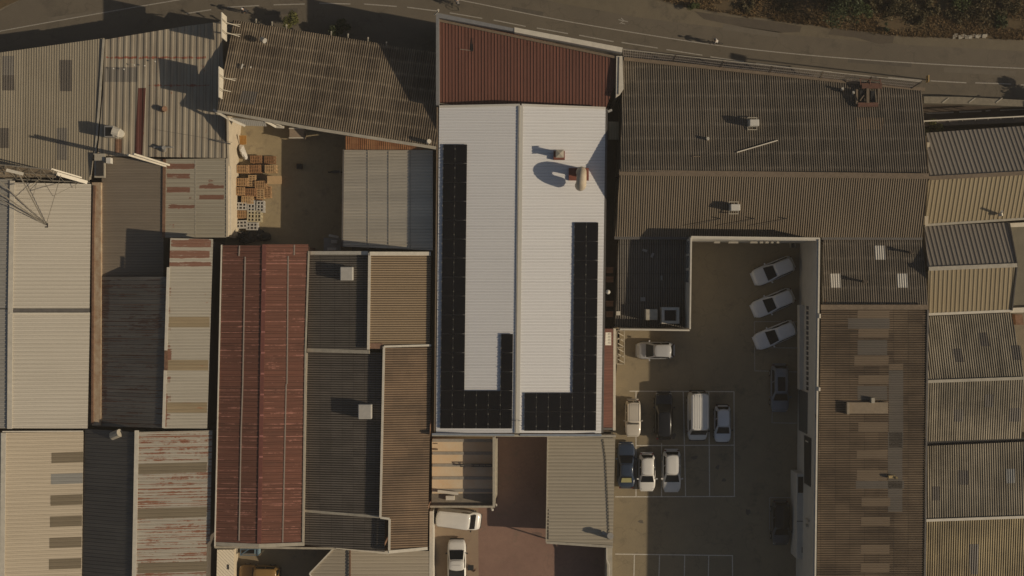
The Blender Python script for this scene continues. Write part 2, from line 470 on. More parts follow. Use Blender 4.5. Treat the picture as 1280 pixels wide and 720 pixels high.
def blotch(name, x, y, rx, ry, m, z, seed):
    r_ = random.Random(seed); c = P(x, y, z); n_ = 22
    ph = [r_.uniform(0, 6.28) for _ in range(4)]
    pts = []
    for k in range(n_):
        a = 2*math.pi*k/n_; f = 1 + .18*math.sin(2*a+ph[0]) + .14*math.sin(3*a+ph[1]) + .1*math.sin(5*a+ph[2])
        pts.append((c.x + rx*f*math.cos(a), c.y + ry*f*math.sin(a), z))
    return struct(name, MB().add(pts, [tuple(range(n_))]), m)
m_oil = plain('old oil on paving', (.13,.11,.085), .7, var=.3, scale=3); m_patch = plain('tarmac repair', (.105,.09,.07), .9, var=.2, scale=2); m_patch2 = plain('pale tarmac repair', (.15,.128,.097), .9, var=.15, scale=2)
for k, (x, y, rx, ry) in enumerate(((897,584,.22,.2),(868,572,.3,.22),(842,545,.25,.3),(905,600,.18,.2),(935,640,.22,.35),(801,652,.3,.16))):
    blotch('oil_stain', x, y, rx, ry, m_oil, .0035, k)
for k, (x, y, rx, ry) in enumerate(((672,668,.5,.28),)):
    blotch('oil_stain', x, y, rx, ry, plain('stain on red paving', (.17,.11,.085), .8, var=.2), .0035, 40+k)
for poly, m in ([((60,22),(150,9),(152,14),(62,28)), m_patch2],[((330,12),(372,10),(372,17),(331,19)), m_patch],[((905,30),(975,40),(974,47),(903,37)), m_patch2],[((1060,72),(1140,78),(1139,84),(1060,78)), m_patch],[((640,8),(680,15),(678,20),(639,13)), m_patch],[((1180,84),(1270,89),(1270,95),(1180,90)), m_patch2]):
    flat('road_patch', list(poly), m, -.004)
# ------------------------------------------------------------------ roof materials
w_grey = plain('grey render', (.3,.27,.22), .9, var=.25, scale=1.2)
w_cream = plain('cream render', (.5,.43,.32), .9, var=.15, scale=1.0)
w_white = plain('white painted wall', (.5,.47,.41), .85, var=.1, scale=.8)
w_brick = plain('brown brick wall', (.24,.14,.09), .9, var=.3, scale=2)
w_dark = plain('dark wall', (.1,.085,.07), .9, var=.3, scale=1)
m_trim = plain('galvanised trim', (.42,.38,.3), .6, var=.25, scale=2)
m_trimb = plain('pale zinc trim', (.62,.57,.47), .55, var=.15, scale=2)
m_trimd = plain('dark zinc gutter', (.12,.11,.1), .6, var=.25, scale=2)
m_rustm = plain('rusty metal', (.2,.11,.065), .8, var=.45, scale=3)
m_brownt = plain('brown ridge tile', (.185,.14,.096), .85, var=.25, scale=3)
m_white = plain('white paint', (.6,.57,.5), .5, var=.06)
m_steel = plain('galvanised steel', (.4,.38,.34), .45, .4, var=.2)
m_black = plain('black plastic', (.012,.012,.012), .5, var=.2)
m_darkst = plain('dark steel', (.06,.055,.05), .5, var=.3)
s_grey = sheet_mat('weathered grey sheets', (.32,.275,.2), (.45,.39,.285), tone=0.8, streak=.3, sheet=(1.0,40), sv=.12)
s_grey_old = sheet_mat('old zinc sheets', (.29,.245,.185), (.48,.42,.315), tone=0.85, streak=.55, sheet=(1.0,40), sv=.15, rust=.12, stainc=(.17,.05,.028))
s_shadebrown = sheet_mat('shaded brown grey sheets', (.21,.17,.125), (.29,.24,.18), tone=0.9, streak=.3, sheet=(30,30), sv=.04, big=.35)  # shade of the west slope mixed into this brown
s_rustgrey = sheet_mat('grey sheets with rust bands', (.36,.32,.245), (.44,.4,.31), tone=0.85, streak=.25, sheet=(1.0,40), sv=.06, rust=.08, stainc=(.125,.052,.032))
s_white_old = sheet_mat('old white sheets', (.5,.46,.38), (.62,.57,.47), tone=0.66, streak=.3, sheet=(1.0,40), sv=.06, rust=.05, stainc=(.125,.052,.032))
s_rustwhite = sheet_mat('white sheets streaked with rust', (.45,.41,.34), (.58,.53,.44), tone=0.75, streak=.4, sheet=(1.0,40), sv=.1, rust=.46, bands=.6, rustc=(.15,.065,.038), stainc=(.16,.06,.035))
s_shaderust = sheet_mat('shaded dark sheets with rust', (.13,.115,.098), (.23,.205,.17), streak=.5, sheet=(1.0,40), sv=.14, rust=.3, bands=.7, rustc=(.075,.042,.03), stainc=(.07,.04,.03))  # west slope's shade darkened into the sheets, with rust on top
s_shade = sheet_mat('shaded dark sheets', (.085,.08,.073), (.15,.138,.12), streak=.5, sheet=(1.0,40), sv=.1)  # west slope's shade darkened into the sheet colour
s_cream = sheet_mat('cream sheets', (.6,.55,.455), (.68,.625,.525), tone=0.84, streak=.2, sheet=(1.0,40), sv=.05, big=.4)
s_cream2 = sheet_mat('warm cream sheets', (.61,.52,.39), (.71,.61,.46), tone=0.78, streak=.3, sheet=(1.0,40), sv=.06, big=.5)
s_greyblue = sheet_mat('cool grey sheets', (.38,.36,.31), (.48,.45,.39), streak=.25, sheet=(1.0,40), sv=.08)
s_red = sheet_mat('oxide red sheets', (.125,.054,.036), (.195,.08,.053), streak=.6, sheet=(1.05,30), sv=.16, rough=.75, rust=.16, bands=.7, rustc=(.25,.115,.085))
s_red2 = sheet_mat('brown red sheets', (.115,.048,.034), (.175,.07,.048), streak=.5, sheet=(1.0,30), sv=.08, rough=.7)
s_fibro_b8 = sheet_mat('weathered fibre cement', (.105,.08,.056), (.285,.225,.155), streak=.4, sheet=(.9,1.35), sv=.16, lap=-1.35, big=1.1, rib_dark=('s', .75))
s_fibro_n = sheet_mat('shaded north fibre cement', (.1,.086,.068), (.205,.172,.132), streak=.4, sheet=(.9,1.5), sv=.14, lap=-1.5, big=1.0, rust=.08, rustc=(.09,.045,.025), rib_dark=('s', .75))  # north slope tone, its shade put into the colour
s_fibro_s = sheet_mat('brown fibre cement', (.175,.137,.096), (.265,.212,.148), streak=.35, sheet=(.9,1.5), sv=.08, rib_dark=('s', .75))  # south slope tone, lighter and browner to carry the sunlight
s_fibro_d = sheet_mat('dark brown fibre cement', (.1,.088,.075), (.175,.155,.13), tone=1.25, streak=.3, sheet=(.95,1.15), sv=.12, lap=1.5, rib_dark=('s', .82))
s_fibro_dd = sheet_mat('darkest fibre cement', (.062,.055,.047), (.15,.13,.11), tone=1.5, streak=.35, sheet=(.95,1.15), sv=.14, lap=1.15, rib_dark=('s', .85))  # darkest tone, for the lower shed's left slope
s_fibro_t = sheet_mat('tan fibre cement', (.34,.25,.155), (.42,.315,.205), tone=0.95, streak=.3, sheet=(.95,1.5), sv=.06, rib_dark=('s', .75))
s_fibro_o = sheet_mat('orange stained fibre cement', (.17,.12,.08), (.32,.22,.14), tone=1.0, streak=.45, sheet=(.95,1.5), sv=.14, big=1.1, rust=.05, rustc=(.22,.1,.045), rib_dark=('s', .75))
s_fibro_e = sheet_mat('east hall fibre cement', (.08,.056,.036), (.205,.15,.098), streak=.4, sheet=(.9,1.47), sv=.2, lap=1.47, big=.9, rib_dark=('s', .75))
s_fibro_g = sheet_mat('grey lichen fibre cement', (.2,.175,.13), (.46,.4,.295), streak=.6, sheet=(.9,1.5), sv=.12, big=1.1, rib_dark=('s', .75))
s_fibro_y = sheet_mat('yellow lichen fibre cement', (.24,.195,.12), (.52,.42,.24), streak=.5, sheet=(.9,1.5), sv=.08, big=1.0, stainc=(.1,.09,.08), rib_dark=('s', .75))
s_ribshade = sheet_mat('shaded ribbed panels', (.2,.175,.145), (.27,.24,.2), tone=1.0, streak=.15, sheet=(1.0,30), sv=.05, big=.3)  # shaded copy of the ribbed panels for north slopes
s_riblit = sheet_mat('sunlit ribbed panels', (.33,.265,.165), (.4,.325,.205), tone=0.82, streak=.15, sheet=(1.0,30), sv=.05, big=.3)  # sunlit copy of the ribbed panels for south slopes
s_main = sheet_mat('white lacquered panels', (.72,.715,.71), (.79,.785,.77), tone=1.0, streak=.12, sheet=(1.0,30), sv=.03, big=.25, rough=.5)
s_annex = sheet_mat('pale canopy panels', (.42,.37,.285), (.5,.445,.345), tone=0.85, streak=.4, sheet=(1.0,30), sv=.06, big=.5)
s_skyl = sheet_mat('brown translucent sheet', (.17,.14,.095), (.23,.19,.13), streak=.2, sheet=(30,30), sv=0, rough=.45, rib_dark=('t', .3))
s_skyl_b = sheet_mat('blue grey translucent sheet', (.25,.245,.225), (.3,.295,.27), streak=.2, sheet=(30,30), sv=0, rough=.45, rib_dark=('t', .3))
s_skyl_d = sheet_mat('smoked translucent sheet', (.1,.088,.072), (.15,.13,.108), streak=.2, sheet=(30,30), sv=0, rough=.45, rib_dark=('t', .3))
s_skyl_w = sheet_mat('white translucent sheet', (.55,.52,.45), (.62,.58,.5), streak=.1, sheet=(30,30), sv=0, rough=.4, rib_dark=('t', .3))
s_skyl_t = sheet_mat('tan translucent sheet', (.145,.108,.072), (.2,.152,.102), streak=.2, sheet=(30,30), sv=0, rough=.45, rib_dark=('t', .3))
s_skyl_y = sheet_mat('stained yellow translucent sheet', (.23,.185,.115), (.32,.25,.155), streak=.5, sheet=(30,30), sv=0, rough=.45, rust=.22, rustc=(.19,.09,.045), rib_dark=('t', .3))
s_line = plain('clear strip joint', (.33,.27,.22), .6, var=.15)

s_skyl_f = sheet_mat('faded grey translucent sheet', (.17,.15,.125), (.22,.2,.165), streak=.2, sheet=(30,30), sv=0, rough=.5, rib_dark=('t', .3))
H_, V_ = ((0,360),(100,360)), ((640,0),(640,100))
TR = dict(pitch=.34, amp=.035, prof=TRAP)
# ------------------------------------------------------------------ left side
b = Building('warehouse', 'long grey roof shed in the top left corner with a fine vertical rib', 'warehouse', 60, 140, w_grey)
pl_ = b.slope(s_grey, [(-60,74,4.1),(131,47.5,4.1),(126,132,4.35),(112,226,4.6),(-60,205,4.6)], V_, pitch=.26, amp=.03, prof=TRAP)
for r in [((3,70),(18,94)),((3,94),(18,113)),((75,75),(90,114)),((71,160),(84,200)),((-3,160),(11,185))]: b.panel(s_skyl_f if r[0][0] in (3,71) and r[0][1] != 94 else s_skyl_d, r)
b.part('edge_flashing', MB().strip([(129.5,49,4.22),(124,132,4.45),(119,195,4.6)], .22, .06), m_trim)
b.done()
b = Building('warehouse', 'rust patched zinc roof shed with a dark red strip, beside the two wall billboards', 'warehouse', 205, 120, w_cream)
b.slope(s_grey_old, [(131.5,49.5,4.0),(230,33,4.0),(277,27,4.0),(283,197.5,4.8),(122,195,4.8),(128,120,4.4)], V_, pitch=.68, amp=.05, prof=[(0,0),(.42,0),(.52,1),(.86,1),(.97,0)], step=.15,
        paint=[(131,70.5,258,73.5,.66),(185,105.5,262,108,.64)])
b.panel(sheet_mat('dark red strip sheets', (.09,.03,.024), (.13,.045,.034), streak=.4, sheet=(.7,40), sv=.2), [(173,110),(182.5,110),(178,194),(168,194)], name='red_sheet')
b.panel(m_rustm, [(144,174),(152,174),(152,191),(143.5,191)], name='rusty_sheet')
b.panel(s_skyl_f, [(131,84),(172,84),(172,102.5),(131,102.5)], lift=.004)
v = MB(); v.pbox(130,157,142,171,4.6,6.0); b.part('vent_cowl', v, m_steel, bevel=.05)
v = MB(); v.tube(P(151,167.5,4.4), P(149.5,166.5,6.0), .42, 12); v.tube(P(149.5,166.5,5.7), P(141,164,5.7), .48, 12); b.part('vent_duct', v, m_trimb, smooth=False)
v = MB(); v.pbox(131.5,159,140,170,6.0,6.02); b.part('vent_grille', v, m_black)
v = MB(); v.bar(P(192,184,5.0), P(217,184,5.0), .12); v.tube(P(205,188,4.8), P(205,184.5,5.4), .22, 10); b.part('antenna_mount', v, m_steel)
v = MB(); v.tube(P(203,137,4.5), P(206,136,5.0), .3, 8); b.part('vent_pipe', v, m_rustm)
v = MB(); v.bar(P(195,162,4.9), P(290,178,5.2), .03); v.bar(P(272,176,5.2), P(288,180,5.2), .13); b.part('cable_conduit', v, m_trimd)
for k in range(5): b.part('fixing_cap', MB().tube(P(142+k*13, 86-k*2.2+(k%2)*3, 4.6), P(142+k*13, 85.6-k*2.2+(k%2)*3, 4.68), .07, 6), m_white)
b.done()
t = thing('leaning_flue', 'pair of pale flue pipes leaning out over the brown grey shed roof', 'flue', (*P(211,207,4.8).xy,4.8))
for dx, dy in ((0,0),(4.5,-1.2)):
    MB().tube(P(207+dx,207.5+dy,4.7), P(160+dx*1.5,193.5+dy,10.4), .11, 8).build('pipe', m_trimb, t)
MB().bar(P(184,199.5,7.6), P(190,200.5,7.6), .08).build('pipe_clamp', m_steel, t)
b = Building('brown_shed', 'plain brown grey gabled shed whose right slope is crossed by short rust bands', 'shed', 205, 250, w_cream)
b.slope(s_shadebrown, [(128,196,4.2),(205,199,4.7),(204,346,4.7),(124,346,4.2)], H_, pitch=.28, amp=.022, prof=TRAP)
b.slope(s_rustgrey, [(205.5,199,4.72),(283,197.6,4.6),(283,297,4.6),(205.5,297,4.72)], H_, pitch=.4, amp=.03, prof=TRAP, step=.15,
        paint=[(209,204,244,211,0.80),(208,217,237,223,0.71),(208,234,238,240,0.76),(211,256,243,262,0.80),(249,231,281,236.5,0.80),(249,244,280,249,0.80),(236,245,240,248,0.71),(260,224,267,233,0.53)])
b.part('ridge_cap', MB().strip([(205.5,199,4.78),(204.5,297,4.78)], .3, .05), m_rustm)
b.part('parapet', MB().pbox(282.5,198,285,296,0,4.66), w_cream)
b.part('sheet_joint', MB().strip([(244.5,199,4.68),(244.5,296,4.68)], .06, .03), m_trim)
b.done()
b = Building('white_shed', 'big cream white gabled shed at the left edge, below the rooftop billboard frame', 'shed', 60, 380, w_cream)
for nm, y0, y1 in (('north', 228, 385.5), ('south', 390.5, 535.5)):
    b.slope(s_cream, [(15.5,y0,6.1),(114-(y0>300)*1.5,y0+(2 if y0<300 else 0),4.9),(112-(y0>300)*2.5,y1,4.9),(13-(y0>300)*1.0,y1,6.1)], H_, **dict(TR, pitch=.4, amp=.03))
    b.slope(s_greyblue, [(15,y0-4,6.1),(13-(y0>300)*1.0,y1,6.1),(-90,y1,4.9),(-90,y0-4,4.9)], H_, **dict(TR, pitch=.4, amp=.035))  # west slope in grey instead of cream, carrying its shade
b.part('ridge_cap', MB().strip([(15.5,226,6.16),(13,386,6.16),(12,536,6.16)], .5, .05), m_trimb)
b.part('valley_gutter', MB().strip([(-10,388,5.2),(14,388,6.1),(112,388,4.98)], .32, .04), m_trimd)
b.part('verge_flashing', MB().strip([(-10,391.5,5.3),(12,391.5,6.2),(112,391.5,5.1)], .12, .06), m_trimb)
b.done()
t = thing('box_gutter', 'long rust stained raised gutter between the white shed and the brown shed', 'gutter', (*P(119,380).xy, 0))
v = MB(); v.pbox(115,228,126,532,0,4.7); v.build('gutter_wall', plain('rust stained wall', (.4,.33,.23), .9, var=.3, scale=1.6, c2=(.27,.16,.09)), t)
v = MB(); v.strip([(118.5,232,4.78),(116.5,290,4.78),(115.5,530,4.78)], .22, .14); v.build('edge_channel', m_rustm, t)
v = MB(); v.pbox(118,192,131,222,4.7,4.95); v.build('platform', m_trim, t)
v = MB()
for k in range(8): v.pbox(120+k*1.25,201,120.6+k*1.25,220,4.95,5.05)
v.build('grating', m_darkst, t)
v = MB(); v.pbox(132.5,197,138,204,4.4,5.2); v.build('cap_block', m_white, t)

b = Building('rusty_gabled_shed', 'rust blotched gabled shed whose right slope has three yellow skylight strips', 'shed', 195, 420, w_dark)
b.slope(s_shaderust, [(125,346,4.3),(208.5,346,7.0),(203.5,535,7.0),(121,533,4.3)], H_, step=.5, **dict(TR, pitch=.38, amp=.03),
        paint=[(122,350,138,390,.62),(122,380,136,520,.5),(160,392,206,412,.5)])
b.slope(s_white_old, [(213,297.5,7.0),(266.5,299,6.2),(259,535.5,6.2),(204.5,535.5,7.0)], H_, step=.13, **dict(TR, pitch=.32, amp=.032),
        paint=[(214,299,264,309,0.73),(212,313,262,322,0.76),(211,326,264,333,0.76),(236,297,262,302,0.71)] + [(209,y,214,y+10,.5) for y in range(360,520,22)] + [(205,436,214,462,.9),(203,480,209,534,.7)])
for y0, y1 in ((396,409),(450,463),(503,516)): b.panel(s_skyl_y, [(211.5-(y0-396)*.03,y0),(262-(y0-396)*.03,y0),(262-(y0-396)*.03,y1),(211.5-(y0-396)*.03,y1)])
b.part('ridge_cap', MB().strip([(210.5,334,7.08),(204.5,535,7.08)], .3, .05), m_trimb)
b.part('rusty_ridge_patch', MB().strip([(207.8,438,7.1),(207.2,463,7.1)], .34, .05), m_rustm)
b.done()
b = Building('cream_shed', 'cream shed at the bottom left with six dark skylight strips down one side', 'shed', 50, 640, w_cream)
b.slope(s_cream2, [(3.5,541,6.2),(104.5,540,4.8),(101.5,790,4.8),(1,790,6.2)], H_, pitch=.41, amp=.03, prof=TRAP)
for k in range(7):
    y = 566 + k*26.6; x0 = 64.5 - k*.65
    b.panel(s_skyl_b if k == 1 else s_skyl, [(x0,y),(104-k*.5,y-1.5),(104-k*.5,y+11.5),(x0,y+13)])
b.slope(s_greyblue, [(1,541,6.2),(-1,790,6.2),(-110,790,4.8),(-110,541,4.8)], H_, pitch=.41, amp=.03, prof=TRAP)  # grey west slope again carries shade in its colour
b.part('ridge_cap', MB().strip([(4.5,541,6.28),(2,790,6.28)], .5, .05), m_trimb)
b.part('verge_flashing', MB().strip([(3,539.5,6.3),(104,539,5.0)], .12, .06), m_trimb)
b.done()
b = Building('rusty_gabled_shed', 'lower gabled shed near the bottom left whose pale right slope is striped with rust', 'shed', 185, 640, w_dark)
b.slope(s_shade, [(106,536,4.6),(169,540,6.7),(164,790,6.7),(101,790,4.6)], H_, **dict(TR, pitch=.38, amp=.03))
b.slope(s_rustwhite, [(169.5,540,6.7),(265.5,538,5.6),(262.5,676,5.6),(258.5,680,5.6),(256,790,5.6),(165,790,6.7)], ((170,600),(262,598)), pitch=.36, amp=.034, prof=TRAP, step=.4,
        paint=[(174,552,262,555,.45),(174,566,262,569,.5)])
for y0 in (580,636,704): b.panel(s_skyl, [(173,y0),(259,y0-2.5),(258,y0+10),(172,y0+13)], lift=.012)
b.part('ridge_cap', MB().strip([(171,538,6.78),(166.3,790,6.78)], .42, .05), m_trimb)
v = MB()
for k in range(7): v.pbox(165.5-k*.35,628+k*14,166.7-k*.35,632+k*14,6.55,6.7)
b.part('ridge_foam', v, m_trimd)
v = MB(); v.tube(P(141,545,5.6), P(150,541,6.2), .45, 10, .4); b.part('vent_cowl', v, m_trim)
b.done()

# grey fibre cement hall beside the pallet yard
b = Building('fibre_cement_hall', 'wide weathered grey corrugated hall along the road above the pallet yard', 'hall', 410, 110, w_grey)
b.slope(s_fibro_b8, [(291,25,3.9),(465,52.5,3.9),(546,66,3.9),(546,184,7.0),(271.5,137.5,6.6)], ((300,30),(279,135)), pitch=.235, amp=.03, lap=0)
b.panel(s_skyl_d, [(303,113),(323,115),(318,131),(298,128)], lift=.005)
b.part('gutter', MB().strip([(272,138.5,6.55),(380,159,6.7),(545,185,6.9)], .3, .12), m_trim)
v = MB()
for x, y in ((320,25.5),(340,29),(358,32.5),(414,41),(435,44),(460,48.5),(483,54)): v.bar(P(x,y+3,3.9), P(x,y,4.2), .1); v.bar(P(x-.5,y-1,4.3), P(x+1,y-1,4.3), .16)
b.part('gutter_bracket', v, m_trim)
v = MB(); v.tube(P(327,49,4.9), P(331,51,5.2), .28, 8); b.part('vent_pipe', v, m_steel)
v = MB(); v.tube(P(535,178,6.8), P(536.5,176.5,7.7), .22, 8); b.part('vent_pipe', v, m_trimb)
v = MB(); v.strip([(301.5,86,5.5),(303.5,80,5.4)], .12, .1); v.strip([(313,85,5.6),(314,83,5.6)], .1, .1); b.part('white_scrap', v, m_white)
b.done()
t = thing('lean_to', 'narrow lean-to with fascia boards against the hall, over a tall cream wall', 'lean-to', (*P(292,160).xy, 0))
pl_ = Plane([(276,143,6.0),(331,151,6.0),(334,163,5.2),(306,157,5.2)])
sheet('roof', t, s_greyblue, pl_, [(281,146),(331,152),(334,158),(305,157)], ((300,146),(303,158)), .2, .02)
v = MB(); v.prism([tuple(P(x,y,z).xy) for x,y,z in ((283.3,146,6.1),(286,146.5,6.1),(286,180,4.8),(287,207,4.6),(284.6,207,4.6),(283.5,180,4.8))], 0, [6.1,6.1,4.8,4.6,4.6,4.8]); v.build('wall', w_cream, t)
v = MB(); v.strip([(266.5,137,6.2),(283,147,6.0),(306.5,157.5,5.3)], .22, .14); v.build('fascia', m_trimb, t)
v = MB(); v.strip([(326,146,6.2),(333,152,5.9),(345,158.5,5.5),(355,159,5.5)], .24, .2); v.strip([(338,152,5.9),(352,157.5,5.7)], .14, .1); v.build('broken_gutter', m_trimb, t)
t = thing('cream_wall', 'cream rendered yard wall behind the pallet stacks', 'wall', (*P(293,250).xy, 0))
v = MB(); v.pbox(286.3,207,288.6,294,0,4.0); v.build('masonry', w_cream, t)
v = MB(); v.strip([(287.3,207,4.04),(287.3,293,4.04)], .26, .08); v.build('coping', m_trimb, t)

def billboard(label, px, y0, y1, pxb, zb, hgt):
    t = thing('billboard', label, 'billboard', (*P(pxb,(y0+y1)/2,zb).xy, zb), group='billboards on the hall wall')
    x = P(pxb, y0, zb).x; ya, yb = P(pxb,y0,zb).y, P(pxb,y1,zb).y
    MB().box(x-.05, yb, zb, x+.05, ya, zb+hgt).build('panel', m_trimb, t)
    v = MB()
    for f in (.3, .7):
        y = ya+(yb-ya)*f
        v.bar((x+.08,y,zb+.05), (x+.08,y,zb+hgt-.05), .08); v.bar((x+.08,y,zb+hgt*.5), (x+1.3,y-.2,zb-.2), .07); v.bar((x+.08,y,zb+.2),(x+1.4,y,zb-.2), .08)
    v.build('bracket', m_trim, t)
    v = MB()
    for f in (.25, .75):
        y = ya+(yb-ya)*f; v.box(x+.051, y-.02, zb, x+.056, y+.02, zb+hgt)
    v.build('panel_seam', m_darkst, t)
billboard('pale panel billboard on brackets at the road end of the grey hall', 277, 21, 52, 283, 4.8, 2.2)
billboard('pale panel billboard lower down the side of the grey hall', 275, 87, 125, 278.8, 5.8, 1.9)

# rooftop billboard frame at the left edge
m_trd = plain('dull steel', (.27,.24,.19), .6, .2, var=.2)
t = thing('rooftop_truss', 'lattice steel rooftop billboard frame seen from behind at the left edge', 'billboard frame', (*P(57,281,5.4).xy, 5.4))
foot = P(57.5,281.5,5.5)
tops = [P(-22,204,9.4), P(10,211,9.4), P(30,214,9.4), P(72,216,9.2), P(113,228,6.0)]
v = MB()
v.bar(P(-30,203,9.4), P(64,212,9.4), 0.099); v.bar(P(-30,212,7.6), P(66,219,7.6), 0.074); v.bar(P(-30,222,5.6), P(112,228,5.6), 0.124)
v.bar(P(-30,217,7.0), P(70,222,6.4), 0.050)
for k in range(7):
    x = -24 + k*15; v.bar(P(x,204+k*1.3,9.4), P(x,222+k*.8,5.6), 0.043); v.bar(P(x,204+k*1.3,9.4), P(x+15,223+k*.8,5.6), 0.031)
v.build('truss', m_trd, t)
v = MB()
v.bar(foot, P(24,218,9.0), 0.099); v.bar(foot, P(0,226.5,8.4), 0.074); v.bar(foot, P(-22,226,8.0), 0.112); v.bar(foot, P(-30,232,8.2), 0.062)
v.bar(foot, P(76,219,8.6), 0.043); v.bar(P(66,245,7.3), P(55,227,6.0), 0.037); v.bar(P(66,245,7.3), P(100,228,6.0), 0.037)
v.bar(P(19,248,7.0), P(40,249,7.0), 0.031); v.bar(P(40,249,7.0), P(47,225,6.0), 0.037); v.bar(P(34,236,7.4), P(80,229,6.0), 0.031); v.bar(P(34,236,7.4), P(49,224,6.4), 0.050)
for x in (34,48.5,94.5): v.bar(P(x,226,5.7), P(x,236,5.4), 0.037)
v.build('brace', m_trd, t)
v = MB(); v.pbox(55.5,279,60,284.5,5.0,5.6); v.build('foot_plate', m_darkst, t)
v = MB(); v.strip([(8,212.5,9.5),(29,217.5,9.3)], .3, .1); v.strip([(71,217,8.4),(109,228,6.2)], .34, .12); v.strip([(64,211,9.0),(102,222,6.6)], .14, .1); v.build('walkway', m_trimb, t)
v = MB(); v.add([P(-30,203,9.2),P(62,212,9.2),P(70,221,6.2),P(-30,221,6.2)], [(0,1,2,3)]); o = v.build('panel', plain('faded plywood', (.3,.23,.15), .9, var=.35, scale=2), t)
o.modifiers.new('thick','SOLIDIFY').thickness = .06

# the red gabled hall
b = Building('red_hall', 'long dark red gabled hall with pale strip joints, left of the brown sheds', 'hall', 327, 495, w_brick)
b.slope(s_red, [(278.5,306.5,6.0),(328.5,307,6.5),(322.5,679.5,6.5),(269,677.5,6.0)], H_, pitch=.62, amp=.035, prof=[(0,0),(.72,0),(.78,1),(.92,1),(.98,0)], step=1.5)
L1 = b.last
b.slope(s_red, [(331,305.5,6.5),(385.5,305.5,5.9),(378.5,679,5.9),(325,679.5,6.5)], H_, pitch=.62, amp=.035, prof=[(0,0),(.72,0),(.78,1),(.92,1),(.98,0)], step=1.5)
L2 = b.last
b.part('ridge_cap', MB().strip([(330.3,305.5,6.56),(324,679.5,6.56)], .42, .04), plain('dark red ridge', (.17,.06,.045), .7, var=.25))
for k, y in enumerate(range(337, 675, 26)): b.part('ridge_clip', MB().strip([(328.5-(y-305)*.017,y,6.6),(333-(y-305)*.017,y,6.6)], .16, .04), plain('pink clip', (.4,.17,.14), .7))
def strips(name, segs, pl):
    v = MB()
    for (x0,y0),(x1,y1) in segs: v.bar(pl.at(x0,y0,.045), pl.at(x1,y1,.045), .12, .03)
    return b.part(name, v, s_line)
strips('strip_joint', [((299.5,307),(298.8,320)),((306.5,321),(303.5,480)),((303.5,480),(301.5,540)),((301.5,540),(298.8,676))], L1[0])
strips('strip_joint', [((368,306),(367.8,319)),((360.3,320),(358.8,480)),((357.8,480),(353.4,678))], L2[0])
b.part('gutter', MB().strip([(269,679.6,6.0),(323.5,682,6.5),(380,680,6.0)], .35, .12), m_trim)
b.part('verge_flashing', MB().strip([(386,314,5.95),(382,436,5.95),(378.5,680,5.95)], .16, .1), m_trim)
b.part('verge_flashing', MB().strip([(277,306,6.05),(268.5,683,6.05)], .12, .1), m_trimb)
b.done()

# brown fibre cement sheds
b = Building('twin_slope_shed', 'upper brown corrugated shed with one white roof box, ending in pale verge trims', 'shed', 460, 375, w_brick)
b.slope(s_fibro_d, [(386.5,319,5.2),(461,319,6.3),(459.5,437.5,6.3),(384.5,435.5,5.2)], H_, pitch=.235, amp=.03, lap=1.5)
b.slope(s_fibro_t, [(462,318,6.6),(539,319,5.9),(537,430.5,5.9),(461,434,6.6)], H_, pitch=.235, amp=.03)
b.part('ridge_cap', MB().strip([(462,316,6.65),(460.5,437,6.65)], .26, .1), m_trimb)
b.part('verge_flashing', MB().strip([(388,316.2,5.3),(460,316.2,6.4)], .36, .1), m_trimb)
b.part('verge_flashing', MB().strip([(462,317,6.7),(538.5,317,6.0)], .38, .1), m_trimb)
v = MB(); v.pbox(425,333.5,441,350.5,5.4,6.7); b.part('roof_box', v, plain('roof box paint', (.42,.4,.36), .5, var=.1), bevel=.08)
b.done()
b = Building('twin_slope_shed', 'lower brown corrugated shed with a very dark left slope and orange stained right slope', 'shed', 460, 560, w_brick)
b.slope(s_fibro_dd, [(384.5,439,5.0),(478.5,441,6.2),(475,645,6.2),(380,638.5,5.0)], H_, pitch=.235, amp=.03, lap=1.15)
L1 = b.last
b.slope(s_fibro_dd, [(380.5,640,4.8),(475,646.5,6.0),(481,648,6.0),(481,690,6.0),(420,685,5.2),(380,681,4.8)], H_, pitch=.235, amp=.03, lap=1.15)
b.slope(s_fibro_o, [(480.5,435,6.65),(539.5,433,5.95),(534.5,684.5,5.95),(487.5,690,6.6),(487.5,648,6.6),(476,647,6.65)], H_, pitch=.235, amp=.03)
b.part('ridge_cap', MB().strip([(480,433,6.7),(475.5,647,6.7),(487,648.5,6.68),(486.5,691,6.66)], .22, .1), m_trimb)
b.part('verge_flashing', MB().strip([(384,437.5,5.15),(462,440,6.3)], .36, .1).strip([(381,638.6,5.05),(474,646,6.25)], .26, .08), m_trim)
b.part('verge_flashing', MB().strip([(486,690,6.7),(534.5,685.5,6.05)], .3, .1).strip([(480,433.2,6.72),(539,431.6,6.05)], .2, .1), m_trimb)
b.part('verge_flashing', MB().strip([(384,441,5.1),(383,470,5.1),(379.5,682,5.1)], .14, .1), m_trim)
v = MB(); v.pbox(447.5,505.5,464.5,524,5.6,6.9); b.part('roof_box', v, plain('roof box paint', (.42,.4,.36), .5, var=.1), bevel=.08)
v = MB()
v.pbox(462,429,478,436,5,6.6); b.part('infill', v, w_brick)
b.done()

